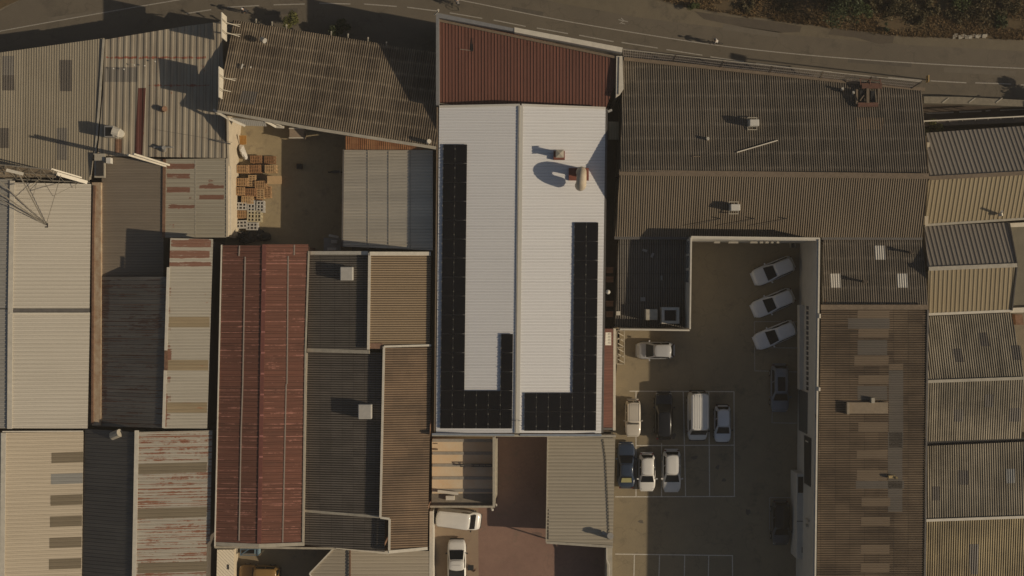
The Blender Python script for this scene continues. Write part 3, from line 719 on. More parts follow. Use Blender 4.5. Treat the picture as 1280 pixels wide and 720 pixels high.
# low grey shed beside the pallet yard
b = Building('lean_to_shed', 'grey ribbed lean-to shed beside the pallet yard with one row of terracotta tiles', 'shed', 485, 245, w_grey)
b.slope(sheet_mat('striped grey lean-to sheets', (.52,.47,.38), (.7,.63,.5), streak=.4, sheet=(.9,30), sv=.3), [(430.5,187.5,3.4),(541,187.5,5.5),(541,313,5.5),(428.5,308,3.4)], H_, pitch=.32, amp=.032, prof=TRAP)
pl_ = b.last[0]
v = MB()
for x in (460,486,513): v.bar(pl_.at(x,188,.03), pl_.at(x,311,.03), .06, .016)
b.part('sheet_joint', v, m_trim)
b.part('verge_flashing', MB().strip([(429.5,187,3.38),(428,309,3.38)], .16, .14), m_trimd)
v = MB(); pl2 = Plane([(431,171,4.4),(431,187,3.6),(532,187,5.4)])
o = sheet('tile_row', b.root, sheet_mat('terracotta tiles', (.3,.13,.055), (.44,.22,.1), streak=.2, sheet=(.42,.45), sv=.5, lap=.45), pl2, [(431.5,170),(508,179),(533,187),(431.5,187)], ((450,172),(450,188)), .22, .03)
b.done()

# bottom: low shed, boundary wall, little white roof
b = Building('low_shed', 'grey low shed with a dark valley line at the bottom edge', 'shed', 460, 712, w_cream)
b.slope(sheet_mat('dusty grey sheets', (.36,.31,.235), (.44,.385,.295), streak=.3, sheet=(1,30), sv=.1), [(415.5,686,3.0),(437,687.5,3.2),(437,790,3.2),(402,790,2.9),(387,717,2.9)], H_, pitch=.36, amp=.03, prof=TRAP)
b.slope(sheet_mat('dusty grey sheets'  , None, None), [(438.5,687.5,3.3),(536,689,3.0),(536,790,3.0),(438.5,790,3.3)], H_, pitch=.36, amp=.03, prof=TRAP)
b.part('valley_strip', MB().strip([(437.5,688,3.35),(437.5,790,3.35)], .14, .06), m_rustm)
b.part('verge_flashing', MB().strip([(417,685.5,3.1),(387,717,3.0),(392,726,3.0)], .14, .1), m_trimb)
b.part('eave_flashing', MB().strip([(420,684,3.3),(486,691,3.4)], .3, .1), m_trimb)
b.done()
t = thing('boundary_wall', 'cream boundary wall beside the two white vehicles in the reddish yard', 'wall', (*P(541,690).xy,0))
MB().pbox(537,639,541.5,800,0,2.9).build('masonry', w_white, t)
MB().strip([(539,639,2.95),(537.5,800,2.95)], .3, .08).build('coping', m_trimb, t)
b = Building('small_outbuilding', 'tiny cream roofed outbuilding in the bottom yard left of the yellow pickup', 'outbuilding', 281, 705, w_cream)
b.slope(sheet_mat('cream outbuilding sheets', (.72,.64,.5), (.8,.72,.57), streak=.15, sheet=(30,30), sv=0), [(271.5,687,3.1),(292.5,687,3.0),(292,790,3.0),(269,790,3.1)], ((272,690),(280,698)), pitch=.25, amp=.02, prof=TRAP)
v = MB(); v.pbox(284.8,706,286.2,712,3.0,3.12); b.part('vent_slot', v, m_darkst)
b.done()
t = thing('yard_wall', 'thin grey wall coping between the red hall and the bottom yard', 'wall', (*P(345,686).xy,0))
MB().strip([(268,683.8,3.2),(420,685.6,3.2)], .2, .12).build('coping', m_trim, t)
MB().pbox(269,683.2,420,685.6,0,3.1).build('masonry', w_grey, t)
# ------------------------------------------------------------------ centre: the white solar warehouse
b = Building('solar_warehouse', 'white gabled warehouse with black solar panels along its edges, in the middle', 'warehouse', 648, 340, w_white)
MP = dict(pitch=.333, amp=.03, prof=[(0,0),(.72,0),(.78,1),(.92,1),(.98,0)])
b.slope(s_main, [(549,134,6.4),(650,132,7.0),(645.5,541,7.0),(545,541,6.4)], H_, **MP); LW = b.last
b.slope(s_main, [(652,132,7.0),(757,136,6.35),(751.5,541.5,6.35),(647.5,541,7.0)], H_, **MP); LE = b.last
b.part('ridge_cap', MB().strip([(650.8,131.5,7.07),(646.3,541.5,7.07)], .5, .03), m_white)
b.part('ridge_upstand', MB().strip([(649.2,132,7.09),(644.7,541,7.09)], .08, .04), m_trim)
b.part('verge_flashing', MB().strip([(549,133,6.46),(650,131,7.06)], .2, .08).strip([(652,131,7.06),(757,135,6.45)], .2, .1), m_white)
b.part('eave_gutter', MB().strip([(758.4,136,6.3),(753,541,6.3)], .18, .12), m_trimd)
b.part('eave_gutter', MB().strip([(546.8,134,6.35),(543.3,541,6.35)], .14, .12), m_brownt)
b.part('parapet', MB().prism([tuple(P(x,y,6.7).xy) for x,y in ((540,545.2),(770,546.6),(770,544),(540,542.6))], 5.6, 6.7), m_trim)
b.part('parapet_cladding', MB().strip([(540,542.8,6.75),(643,543.6,6.75)], .2, .05).strip([(650,543.6,6.75),(752,544,6.75)], .2, .05), plain('blue grey trim', (.24,.27,.31), .6))
m_pv = plain('solar glass', (.006,.006,.007), .22, var=.12, spec=.35, scale=.4)
m_pvf = plain('panel frame', (.013,.0125,.012), .45, var=.1)
def pv(L, x, y, w, h, lean):
    pl_ = L[0]; v = MB(); g = .12
    c = [(x+g,y+g),(x+w-g,y+g),(x+w-g-lean,y+h-g),(x+g-lean,y+h-g)]
    top = [pl_.at(a,d,.16) for a,d in c]; bot = [pl_.at(a,d,.12) for a,d in c]
    c2 = [(x+g+.3,y+g+.3),(x+w-g-.3,y+g+.3),(x+w-g-lean-.3,y+h-g-.3),(x+g-lean+.3,y+h-g-.3)]
    inn = [pl_.at(a,d,.157) for a,d in c2]
    v.add(bot+top, [(3,2,1,0),(0,1,5,4),(1,2,6,5),(2,3,7,6),(3,0,4,7)], 2)
    v.add(top+inn, [(0,1,5,4),(1,2,6,5),(2,3,7,6),(3,0,4,7)], 2); v.add(inn, [(0,1,2,3)], 0)
    for f in (.24, .76):
        q = pl_.at(x-lean*f, y+h*f, .165); v.box(q.x-.035,q.y-.035,q.z-.03,q.x+.035,q.y+.035,q.z+.012,1)
    v.build('solar_panel', [m_pv, m_trimb, m_pvf], b.root)
w_, h_ = 15.0, 23.68
lean = lambda h: h*.0112
for r in range(15):
    y = 180.5 + r*h_; x0 = 554 - (y-180)*.0112
    for c in range(2): pv(LW, x0 + c*w_, y, w_, h_, lean(h_))
for r in range(2):
    y = 180.5 + (13+r)*h_; x0 = 554 - (y-180)*.0112
    for c in range(2, 6): pv(LW, x0 + c*w_, y, w_, h_, lean(h_))
for r in range(3):
    y = 180.5 + (10+r)*h_; pv(LW, 554 - (y-180)*.0112 + 5*w_, y, w_, h_, lean(h_))
for r in range(11):
    y = 278 + r*h_; x0 = 718 - (y-278)*.0112
    for c in range(2): pv(LE, x0 + c*w_, y, w_, h_, lean(h_))
    if r > 8:
        for c in range(-4, 0): pv(LE, x0 + c*w_, y, w_, h_, lean(h_))
m_curb = plain('brick red curb', (.22,.075,.05), .8, var=.2)
v = MB(); v.pbox(692,188.5,706,199.5,6.6,7.15); o = b.part('chimney_curb', v, m_curb)
v = MB(); v.pbox(696,188.5,703,195.5,7.1,8.1)
q = P(699.7,192,8.1); x0,y0,x1,y1 = q.x-.4,q.y-.4,q.x+.4,q.y+.4
v.add([(x0,y0,8.1),(x1,y0,8.1),(x1,y1,8.1),(x0,y1,8.1),(q.x,q.y,8.22)], [(0,1,4),(1,2,4),(2,3,4),(3,0,4)])
v.build('chimney_cowl', m_trim, o)
v = MB(); v.pbox(711,210,736,225.5,6.3,6.85); o = b.part('duct_curb', v, m_curb)
q = P(726,215.5,7)
path = [(q.x,q.y,6.5),(q.x,q.y,7.4),(q.x,q.y,8.05)] + [(q.x-.05*k/8, q.y-.68+.68*math.cos(math.pi*k/8), 8.05+.7*math.sin(math.pi*k/8)) for k in range(1,9)] + [(q.x-.1,q.y-1.4,7.7)]
def sweep(path, r, n=14, mb=None):
    mb = mb or MB(); rings = []
    for i, p in enumerate(path):
        a = Vector(path[max(i-1,0)]); c = Vector(path[min(i+1,len(path)-1)]); d = (c-a).normalized()
        s1 = d.cross(Vector((1,0,0))); s1.normalize(); s2 = d.cross(s1)
        rr = r if not callable(r) else r(i/(len(path)-1))
        rings.append([Vector(p) + (s1*math.cos(2*math.pi*k/n) + s2*math.sin(2*math.pi*k/n))*rr for k in range(n)])
    return mb.loft(rings)
d_ = sweep(path, lambda f: .5+.1*max(0,f-.55)).build('gooseneck_duct', plain('tan duct paint', (.5,.42,.31), .6, var=.25, scale=2), o, smooth=True)
v = MB()
v.tube(Vector(path[2])-Vector((0,0,.05)), Vector(path[2])+Vector((0,0,.05)), .49, 14); v.build('duct_flange', m_rustm, o)
b.part('roof_cable', MB().bar(LW[0].at(636,525.5,.12), LW[0].at(645,526,.12), .04).bar(LE[0].at(648,526,.3), LE[0].at(653,526,.2), .04), m_darkst)
b.done()

# red hall on the road
b = Building('red_road_hall', 'dark red ribbed hall with grey parapets between the road and the white solar warehouse', 'hall', 660, 80, w_grey)
b.slope(s_red2, [(548.5,24,6.2),(640,42,6.2),(772,71,6.0),(771,100,5.9),(757,136,5.7),(548.5,131,5.7)], V_, pitch=.33, amp=.04, prof=[(0,0),(.66,0),(.74,1),(.9,1),(.98,0)])
PR = b.last[0]
b.part('parapet', MB().prism([tuple(P(x,y,7.0).xy) for x,y in ((545,15.5),(548.6,16.3),(548.8,131),(545,131))], 0, 7.0), plain('grey and shaded parapet', (.2,.2,.2), .7))
b.part('parapet', MB().prism([tuple(P(x,y,7.0).xy) for x,y in ((548.6,16.3),(643,35.5),(643,39.5),(548.6,22))], 0, 7.0), plain('grey and shaded parapet', None))  # shaded half of the north parapet, shade put into the grey
b.part('sunlit_parapet', MB().prism([tuple(P(x,y,7.05).xy) for x,y in ((643,34),(778.5,59.5),(777.5,65.5),(643,40))], 5.8, 7.05), m_trimb)  # lit half of the same parapet, sunlight put into the pale colour
b.part('eave_flashing', MB().strip([(549,25.5,6.35),(771,72,6.2)], .25, .1), m_brownt)
v = MB(); v.prism([tuple(P(x,y,6.35).xy) for x,y in ((770.5,70),(778,70),(779.5,111),(775,118),(770,121))], 0, 6.35); b.part('side_gutter', v, m_trimb)
v = MB(); v.strip([(774,71,6.4),(773,118,6.4)], .06, .04); b.part('gutter_seam', v, m_trimd)
v = MB(); v.pbox(588.5,46,591.5,64,5.9,6.12); b.part('roof_slot', v, m_black)
b.part('guy_cable', MB().bar(P(575,61.5,6.3), P(588,63,6.3), .03).bar(P(548,129,6.1), P(567,132,6.5), .06), m_trim)
v = MB(); v.tube(P(547,14.5,7.0), P(548,12.5,8.0), .1, 8); v.bar(P(543,18.5,7.2), P(548,14,8.0), .1); b.part('corner_lamp', v, m_trim)
b.done()

# alley bits
t = thing('alley_canopy', 'small striped metal canopy over the dark service alley at its north end', 'canopy', (*P(765,163,0).xy,0))
pl_ = Plane([(759,152,5.3),(774,152,5.0),(774,175,5.0)])
sheet('roof', t, sheet_mat('striped canopy sheets', (.3,.24,.14), (.46,.4,.27), streak=.6, sheet=(.3,30), sv=.5), pl_, [(760,152),(773.5,152),(773.5,174.5),(760,174.5)], V_, .3, .03)
v = MB(); v.pbox(760.5,153,773,174,4.4,4.9); v.build('frame', m_darkst, t)
t = thing('wall_lamp', 'white lamp head on the alley wall by the north end of the white warehouse', 'lamp', (*P(762,138,0).xy,0))
v = MB(); v.bar(P(760,139.5,5.8),P(765,137.5,5.9),.22); v.build('lamp_head', m_white, t); MB().bar(P(758,137,5.4),P(762,138.5,5.8),.08).build('bracket', m_darkst, t)
for k, (y, lab) in enumerate(((338,'upper'),(349.5,'second'),(380,'third'),(393,'lowest'))):
    t = thing('wall_cabinet', f'brown box on the alley wall, {lab} of the four', 'cabinet', (*P(762,y,0).xy,0), group='brown boxes in the service alley')
    v = MB(); v.pbox(757.5,y-3.4,766.5,y+3.4,0,2.4); v.build('case', plain('brown cabinet', (.2,.11,.07), .8), t, bevel=.03)
    v = MB(); v.pbox(757,y-3.8,767,y-2.6,2.4,2.5); v.build('lid', plain('brown cabinet lid', (.26,.15,.1), .8), t)
t = thing('roof_vent', 'white mushroom vent on a mast in the service alley', 'vent', (*P(760,365,0).xy,0))
v = MB(); v.tube(P(760,365.5,0), P(760,365,6.2), .07); v.build('mast', m_steel, t)
v = MB(); v.loft([[P(760,365,z) + Vector((math.cos(k*.5236)*r, math.sin(k*.5236)*r, 0)) for k in range(12)] for z, r in ((6.1,.2),(6.2,.24),(6.4,.17),(6.48,.06))]); v.build('cap', m_white, t, smooth=True)
b = Building('lean_to', 'narrow dark red lean-to roof between the white warehouse and the car park', 'lean-to', 762, 475, w_cream)
b.slope(s_red2, [(755.5,411,3.4),(766.5,411,3.1),(766,536,3.1),(753.5,536,3.4)], H_, pitch=.3, amp=.025, prof=TRAP)
b.panel(m_white, [(757,415.5),(764,415.5),(764,431.5),(756.5,431.5)], name='pale_sheet')
v = MB()
for k in range(4): v.pbox(761,416.5+k*3.7,763.5,418.8+k*3.7,3.1,3.3)
b.part('vent_block', v, m_white)
b.part('end_flashing', MB().strip([(754,536,3.5),(766,536,3.2)], .2,.1), m_darkst)
b.done()
t = thing('garden_wall', 'low cream wall between the red lean-to and the car park', 'wall', (*P(769,475,0).xy,0))
v = MB(); v.pbox(767.2,410,769.6,538,0,3.0); v.build('masonry', w_cream, t)
v = MB(); v.strip([(768.4,410,3.05),(767.8,538,3.05)], .26,.08); v.build('coping', m_trimb, t)
t = thing('metal_rack', 'white metal shelving rack standing by the car park wall', 'rack', (*P(776,434,0).xy,0))
v = MB()
for y in (413.5,424,434,445,455):
    for z in (.3,1.2): v.bar(P(771,y,z), P(780.5,y,z), .07)
for x in (771,780.5):
    for z in (.3,1.2): v.bar(P(x,413.5,z), P(x,455,z), .08)
v.build('frame', m_trim, t)
v = MB()
for x in (771,780.5):
    for y in (413.5,434,455): v.tube(P(x,y,0), P(x,y,1.3), .05, 6)
v.build('upright', m_trim, t)
v = MB()
for k in range(6): v.bar(P(772.5,416+k*6.6,1.2), P(779.5,420+k*6.6,1.2), .07)
v.build('brace', m_trimb, t)

# annex, canopy and yard
t = thing('flat_roof_annex', 'flat roofed annex with sunken pale roof bays behind a parapet, above the white van', 'annex', (*P(580,590,0).xy,0))
m_ann = plain('tan annex roof', (.62,.52,.37), .85, var=.12, scale=.6, c2=(.66,.46,.26))
v = MB(); v.pbox(540,549,617,633,0,3.0); v.build('roof_slab', m_ann, t)
v = MB(); v.pbox(539.6,617,616,631.5,2.9,3.012); v.build('roof_edge_strip', plain('weathered bitumen', (.21,.18,.14), .9, var=.35, scale=1.5), t)
v = MB()
for y in (550.5,566.5,581.5,597.5,613): v.pbox(540.5,y-1.9,616,y+1.9,2.9,3.05)
v.build('beam_strip', plain('grey beam', (.33,.3,.25), .85, var=.2), t)
v = MB(); v.pbox(615.8,546.5,618.8,634,0,4.55); v.pbox(537.5,632.2,618.8,634.6,0,3.6); v.build('parapet', m_trim, t)
v = MB()
for y in (580.3,583.1): v.bar(P(575,y,3.4), P(615.5,y,3.4), .1)
for k in range(6): v.bar(P(576+k*7.8,580.3,3.4), P(576+k*7.8,583.1,3.4), .08)
for k in (0,5): v.bar(P(576+k*7.6,581.6,3.4), P(576+k*7.6,581.6,3.0), .08)
v.build('ladder_rail', m_darkst, t)
v = MB(); v.bar(P(547,614,3.3), P(573,617,3.3), .3, .1); v.build('loose_plank', m_trimb, t)
v = MB(); v.pbox(557,619.8,568,625.3,2.9,3.4); v.build('roof_hatch', m_trimb, t, bevel=.03)
v = MB(); v.pbox(541.5,561,547.2,562.8,2.9,3.15); v.pbox(542,554,547,555,2.9,3.06); v.build('brick_offcut', m_brownt, t)
v = MB(); v.strip([(621,548,4.1),(620.5,618,3.9),(618.5,623,3.6)], .2, .14); v.build('gutter', m_trim, t)
v = MB(); v.tube(P(620.5,632,3.6), P(620.3,630.5,4.1), .08, 6); v.tube(P(615.5,637.5,3.0), P(615,635.5,3.4), .13, 6); v.build('lamp', m_white, t)
b = Building('metal_canopy', 'pale ribbed metal canopy beside the car park with a small chimney pipe at its corner', 'canopy', 727, 612, w_grey)
b.slope(s_annex, [(685,545.5,3.1),(769,547.5,3.3),(766,683,3.2),(683,677,2.95)], H_, pitch=.36, amp=.04, prof=WIDE, walls=False)
PC = b.last[0]
v = MB()
for x, y in ((686,548),(686,612),(685,674)): v.tube(P(x,y,0), P(x,y,2.9), .07, 8)
for p, q in (((686,548),(685,674)),((686,674),(764,680))): v.bar(P(*p,2.88), P(*q,2.95), .12, .16)
b.part('post', v, m_darkst)
v = MB(); v.pbox(763,548,766.5,680,0,3.0); b.part('back_wall', v, w_grey)
v = MB(); v.tube(PC.at(762,671,-.1), PC.at(762.5,670.5,1.0), .26, 10); v.bar(PC.at(753,665,.25), PC.at(760,669,.5), .3); v.tube(PC.at(762.5,670.5,.95), PC.at(763,670,1.1), .34, 10); b.part('chimney_pipe', v, m_steel)
v = MB()
cp = [(754,549),(757,572),(758.5,600),(760,630),(761.5,668)]
for k in range(len(cp)-1): v.bar(PC.at(*cp[k],.08), PC.at(*cp[k+1],.08), .05)
b.part('roof_cable', v, m_darkst)
b.part('verge_flashing', MB().strip([(683,678,3.0),(766,683.5,3.25)], .25, .1), m_trim)
b.part('verge_flashing', MB().strip([(684.5,545.5,3.15),(682.7,678,3.0)], .1, .1), m_trim)
b.done()
t = thing('boundary_wall', 'grey wall with a drainpipe below the metal canopy, beside the car park', 'wall', (*P(762,720,0).xy,0))
v = MB(); v.pbox(758,684,765.5,900,0,2.5); v.build('masonry', m_trim, t)
v = MB(); v.strip([(758.5,684,2.7),(758.5,699,2.7),(761.5,706,2.7),(761.5,760,2.7)], .12, .12); v.build('drainpipe', m_trimb, t)

# ------------------------------------------------------------------ right side
b = Building('road_hall', 'huge dark corrugated gabled hall beside the road with a rusty machine on its roof', 'hall', 965, 180, w_grey)
b.slope(s_fibro_n, [(779,75,5.0),(1152,113,5.0),(1160,219,8.0),(775,214.5,8.0)], V_, pitch=.232, amp=.03, step=1.5); LN = b.last
b.slope(s_fibro_s, [(775,216.5,8.0),(1160,221,8.0),(1152.5,297,5.5),(769,296,5.5)], V_, pitch=.232, amp=.03); LS = b.last
b.part('ridge_cap', MB().strip([(774,215.7,8.08),(1161,220.2,8.08)], .55, .06), m_brownt)
b.part('eave_gutter', MB().strip([(768,297.2,5.4),(862,297.6,5.4)], .32, .14).strip([(1027,297.8,5.4),(1153,298,5.4)], .3, .14), m_trimd)
b.part('parapet', MB().strip([(780,73.5,5.15),(1156,112,5.15)], .35, .2), m_brownt)
b.panel(s_skyl_t, [(1070,147),(1104,147),(1104,162),(1070,162)], on=LN)
def roofbox(L, x, y, lab, big=True):
    pl_ = L[0]; v = MB(); c = pl_.at(x, y)
    v.box(c.x-.46, c.y-.32, c.z, c.x+.46, c.y+.32, c.z+1.15); o = b.part('vent_box', v, m_white, bevel=.04)
    v = MB()
    for s in (1,-1): v.bar((c.x-.55,c.y+s*.6,c.z+.25),(c.x+.45,c.y+s*.6,c.z+.25),.08); 
    for s in (-.5,.4): v.bar((c.x+s,c.y-.62,c.z+.25),(c.x+s,c.y+.62,c.z+.25),.07)
    v.build('vent_frame', m_trim, o)
roofbox(LN, 940.5, 155, ''); roofbox(LS, 917, 260, '')
v = MB(); v.tube(LN[0].at(884.5,174,-.1), LN[0].at(885,173,.5), .16, 8); b.part('vent_pipe', v, m_trimb)
b.part('loose_pole', MB().bar(LN[0].at(921,190.5,.08), LN[0].at(972,175.5,.1), .1), m_trimb); b.part('loose_pole', MB().bar(LN[0].at(866,195.5,.1), LN[0].at(876,195.8,.1), .08), m_brownt)
v = MB()
for x in (901,942.5,983): v.bar(LS[0].at(x,273.5,.1), LS[0].at(x-40,283,.35), .04); v.tube(LS[0].at(x,273.5,-.05), LS[0].at(x,273,.5), .05, 6)
b.part('guy_cable', v, m_darkst)
b.done()
# rusty machine on the roof
c0 = LN[0].at(1085,118)
t = thing('roof_machine', 'rusty red steel frame with an open hopper standing on the dark hall roof', 'machine', tuple(c0))
m_ox = plain('rusted red steel', (.12,.055,.036), .8, var=.35)
MB().bar(LN[0].at(1072,131,.3), LN[0].at(1097,131,.3), .42, .3).build('beam', m_ox, t); MB().bar(LN[0].at(1077,107.5,.5), LN[0].at(1102,107.5,.5), .55, .3).build('beam', m_ox, t)
v = MB()
for x0, x1 in ((1073,1082),(1087,1095)):
    a, d = LN[0].at(x0,114,.05), LN[0].at(x1,127,.55); MB().box(a.x,min(a.y,d.y),a.z-.4,d.x,max(a.y,d.y),a.z+.45).build('hopper', m_black, t)
for a_, c_, w_2 in ((LN[0].at(1071,112,.4), LN[0].at(1071,130,.35), .2), (LN[0].at(1084.5,111,.5), LN[0].at(1084.5,129,.45), .28), (LN[0].at(1098,111,.5), LN[0].at(1098,130,.4), .16), (LN[0].at(1075,126,.6), LN[0].at(1080,119,.9), .1)):
    MB().bar(a_, c_, w_2).build('side_rail', m_brownt, t)
v = MB()
for x in (1076,1088,1101): v.bar(LN[0].at(x,106,.6), LN[0].at(x-1,98,1.3), .08)
v.bar(LN[0].at(1076,98.5,1.25), LN[0].at(1101,101,1.25), .07); v.build('handrail', m_ox, t)
v = MB(); v.tube(LN[0].at(1052,112.5,-.1), LN[0].at(1053.5,110.5,.7), .13, 6); v.tube(LN[0].at(1066,118,-.1), LN[0].at(1067,115,.9), .12, 6); v.build('stub_pipe', m_trimb, t)

# security mesh leaning out over the pavement
t = thing('mesh_fence', 'row of leaning metal mesh bays along the road side of the dark hall', 'fence', (*P(965,88,0).xy,0))
ends = [(780,72.5),(840,77.5),(899,85),(961,91.5),(1025,98.5),(1082,105),(1137,111.5)]
outs = [(779,60.5),(845,69),(905,76.5),(966,83),(1029,89.5),(1090,96),(1153,101.5)]
m_mesh = plain('grey mesh wire', (.3,.26,.23), .6, .2, var=.3)
for k in range(6):
    A, B_, Cc, D = P(*ends[k],5.15), P(*ends[k+1],5.15), P(*outs[k+1],6.0), P(*outs[k],6.0)
    v = MB(); n = 22
    for i in range(n+1):
        f = i/n; v.bar(A.lerp(B_,f), D.lerp(Cc,f), .035)
    for f in (.3,.62,.98): v.bar(A.lerp(D,f), B_.lerp(Cc,f), .04)
    v.build('mesh_panel', m_mesh, t)
for k in range(1,7): MB().bar(P(*ends[k],5.1), P(*outs[k],6.05), .12).build('bracket', m_brownt, t)
MB().bar(P(779,62,6.0), P(1153,102.5,6.0), .06).build('top_rail', m_trim, t)
t = thing('street_sign', 'small brown edged sign on a post at the road end of the mesh fence', 'sign', (*P(1157,102,0).xy,0))
MB().tube(P(1158,99.5,0), P(1159.2,99,9.0), .06, 8).build('post', m_darkst, t)
MB().bar(P(1159.5,94.5,8.6), P(1159.5,103,8.6), .1, .8).build('sign_plate', plain('ochre sign', (.45,.3,.12), .6), t)

# walled court: the L-shaped white walls
t = thing('court_wall', 'tall white wall of the walled car park, with a vertical strip of small windows on the inside', 'wall', (*P(1008,500,0).xy,0))
HW = 7.8
def wall_px(mb, pts, z0, z1, w=.3):
    ps = [P(x,y,z1) for x,y in pts]
    for a, d in zip(ps, ps[1:]):
        dd = (d-a).normalized(); n = Vector((-dd.y,dd.x,0))*w/2; e = dd*w/2
        q = [a-n-e, a+n-e, d+n+e, d-n+e]; mb.prism([(p.x,p.y) for p in q], z0, z1)
v = MB(); wall_px(v, [(1023.3,300),(1020.6,520),(1016.2,900)], 0, HW); v.build('masonry', w_white, t)
v = MB(); v.strip([(1024.2,299,HW+.06),(1021.4,520,HW+.06),(1017,900,HW+.06)], .16, .1); v.build('coping', m_trimb, t)
xw = P(1021,440,HW).x - .17
def onwall(mb, x0, y0, x1, y1, out=.05, mi=0):
    """a box on the wall's west face whose corners show at these pixels"""
    def z_of(px, py):                                # height on the wall plane seen at px
        xx = P(1023.3-(py-300)*.0122, py, HW).x - .16
        return HC - xx*F/(px-640), xx
    (za, xa), (zb, xb) = z_of(x0,(y0+y1)/2), z_of(x1,(y0+y1)/2)
    zm = (za+zb)/2; ya, yb = P(x0,y0,zm).y, P(x0,y1,zm).y
    mb.box(xa-out, min(ya,yb), min(za,zb), xa+.02, max(ya,yb), max(za,zb), mi)
v = MB()
for k in range(17): onwall(v, 1008, 382.5+k*6.3, 1010.6, 387+k*6.3, .02)
v.build('window', plain('dark window', (.02,.02,.022), .15, var=.1), t)
v = MB(); xx = P(1009,430,4).x
a, d = P(1000,381,2.4), P(1000,487,2.4)
v.box(P(999.3,381,2.6).x, d.y, 1.6, P(1009,430,2.6).x, a.y, 2.6); v.build('awning', w_white, t, bevel=.02)
v = MB(); onwall(v, 999.5, 489, 1009.5, 540, .1); v.build('roller_door', plain('dark roller door', (.07,.08,.08), .6, var=.2), t)
v = MB(); onwall(v, 1006.5, 546, 1014, 606, .12); v.build('sign_board', plain('black board', (.02,.02,.022), .4, var=.1), t)
v = MB(); onwall(v, 1008.5, 551, 1012, 552.5, .16); v.build('sign_lamp', m_trimb, t)
v = MB(); onwall(v, 1008.5, 649, 1012.5, 650.6, .2); onwall(v, 1009.2, 655, 1010.8, 658, .25); v.build('downpipe', m_trim, t)
v = MB(); v.pbox(1023.5,392,1026,398,7.2,8.1); v.pbox(1023,484,1025.5,489,7.2,8.1); v.build('wall_lamp', m_trimb, t, bevel=.05)
t = thing('kiosk', 'white cabin with a dark window built against the tall court wall', 'cabin', (*P(1001,645,0).xy,0))
v = MB(); a = P(996,592,3.0); d = P(1008,699,3.0); v.box(a.x, d.y, 0, d.x-.15, a.y, 3.0); v.build('case', w_white, t, bevel=.05)
v = MB(); v.box(a.x+.12, P(0,616,3).y, 3.0, a.x+.75, P(0,596,3).y, 3.03); v.build('window', plain('dark window', None), t)
v = MB(); v.box(a.x+.02, P(0,652,3).y, 3.0, d.x-.2, P(0,651,3).y, 3.04); v.box(a.x+.5, P(0,691,3).y, 3.0, a.x+.75, P(0,684,3).y, 3.06); v.build('roof_seam', m_trimd, t)
t = thing('court_wall', 'white wall with a raised sign along the top end of the walled car park', 'wall', (*P(945,297,0).xy,0))
v = MB(); wall_px(v, [(866.5,297),(1021,299)], 0, HW-.005); v.build('masonry', w_white, t)
v = MB(); v.strip([(864,296,HW+.05),(1025,298,HW+.05)], .16, .1); v.build('coping', m_trimb, t)
v = MB()
y_ = P(945,298.2,HW).y - .2
for x0, x1, z in ((893,900,6.6),(911,923,6.4),(938,947,6.4),(950,954,6.4),(957,961,6.4),(964,967,6.4),(971,974,6.4)):
    a = P(x0,300,z); d = P(x1,300,z); v.box(a.x, y_-.22, z-.5, d.x, y_-.04, z)
v.build('raised_letter', plain('dull letter', (.34,.31,.25), .7), t)
t = thing('court_wall', 'thin white wall between the low shaded roof and the walled car park', 'wall', (*P(863,355,0).xy,0))
v = MB(); wall_px(v, [(863.8,299),(862.3,409)], 0, HW-.01, .2); v.build('masonry', w_white, t)
v = MB(); v.strip([(863.9,297,HW+.04),(862.6,411.5,HW+.04)], .14, .08); v.build('coping', m_trimb, t)
v = MB()
for k in range(6):
    a, d = P(858,302+k*18,6.2), P(858,317+k*18,6.2); xx = P(863.8,300,HW).x - .13
    v.box(xx-.03, d.y, 5.0, xx+.03, a.y, 7.3)
v.build('window', plain('blue grey pane', (.16,.19,.21), .2, var=.1), t)
t = thing('court_wall', 'short cream topped wall along the lower end of the low shaded roof', 'wall', (*P(820,413,0).xy,0))
v = MB(); wall_px(v, [(776,411.5),(860,412.6)], 0, 7.0, .2); v.build('masonry', w_cream, t)
v = MB(); v.strip([(775,411.8,7.04),(862,413,7.04)], .14, .08); v.build('coping', m_trimb, t)

b = Building('low_roof_wing', 'low dark roof wing with two roof boxes, shaded by the court walls', 'roof wing', 818, 355, w_grey)
b.slope(s_fibro_d, [(773.5,299,5.0),(858,300,5.0),(857,409,4.7),(769,409,4.7)], V_, pitch=.235, amp=.03, lap=0)
PL = b.last[0]
v = MB(); c = PL.at(813,393); v.box(c.x-.6,c.y-.55,4.5,c.x+.6,c.y+.55,6.0); b.part('roof_box', v, m_trim, bevel=.04)
c = PL.at(836,394); v = MB()
for sx in (-1,1): v.box(c.x+sx*.75-.14,c.y-.82,4.5,c.x+sx*.75+.14,c.y+.82,6.2)
for sy in (-1,1): v.box(c.x-.61,c.y+sy*.68-.14,4.5,c.x+.61,c.y+sy*.68+.14,6.198)
b.part('light_well', v, m_trimb)
v = MB(); v.box(c.x-.61,c.y-.54,4.6,c.x+.61,c.y+.54,5.4); b.part('well_glass', v, m_black)
v = MB()
for x,y,w,h,a in ((806,313,6,3,-.3),(815.5,319,3,6,-.4),(827,347.5,2.4,6,0),(803.5,374,6,5,0)):
    p = PL.at(x,y,.12); k = HC/F*.95; mm = Matrix.Rotation(a,3,'Z')
    vv = [p + mm@Vector((i*w*k/2, j*h*k/2, zz)) for zz in (-.05,.05) for i,j in ((-1,-1),(1,-1),(1,1),(-1,1))]
    v.add(vv, [(3,2,1,0),(4,5,6,7),(0,1,5,4),(1,2,6,5),(2,3,7,6),(3,0,4,7)])
b.part('loose_slab', v, plain('pale slab', (.28,.27,.25), .8))
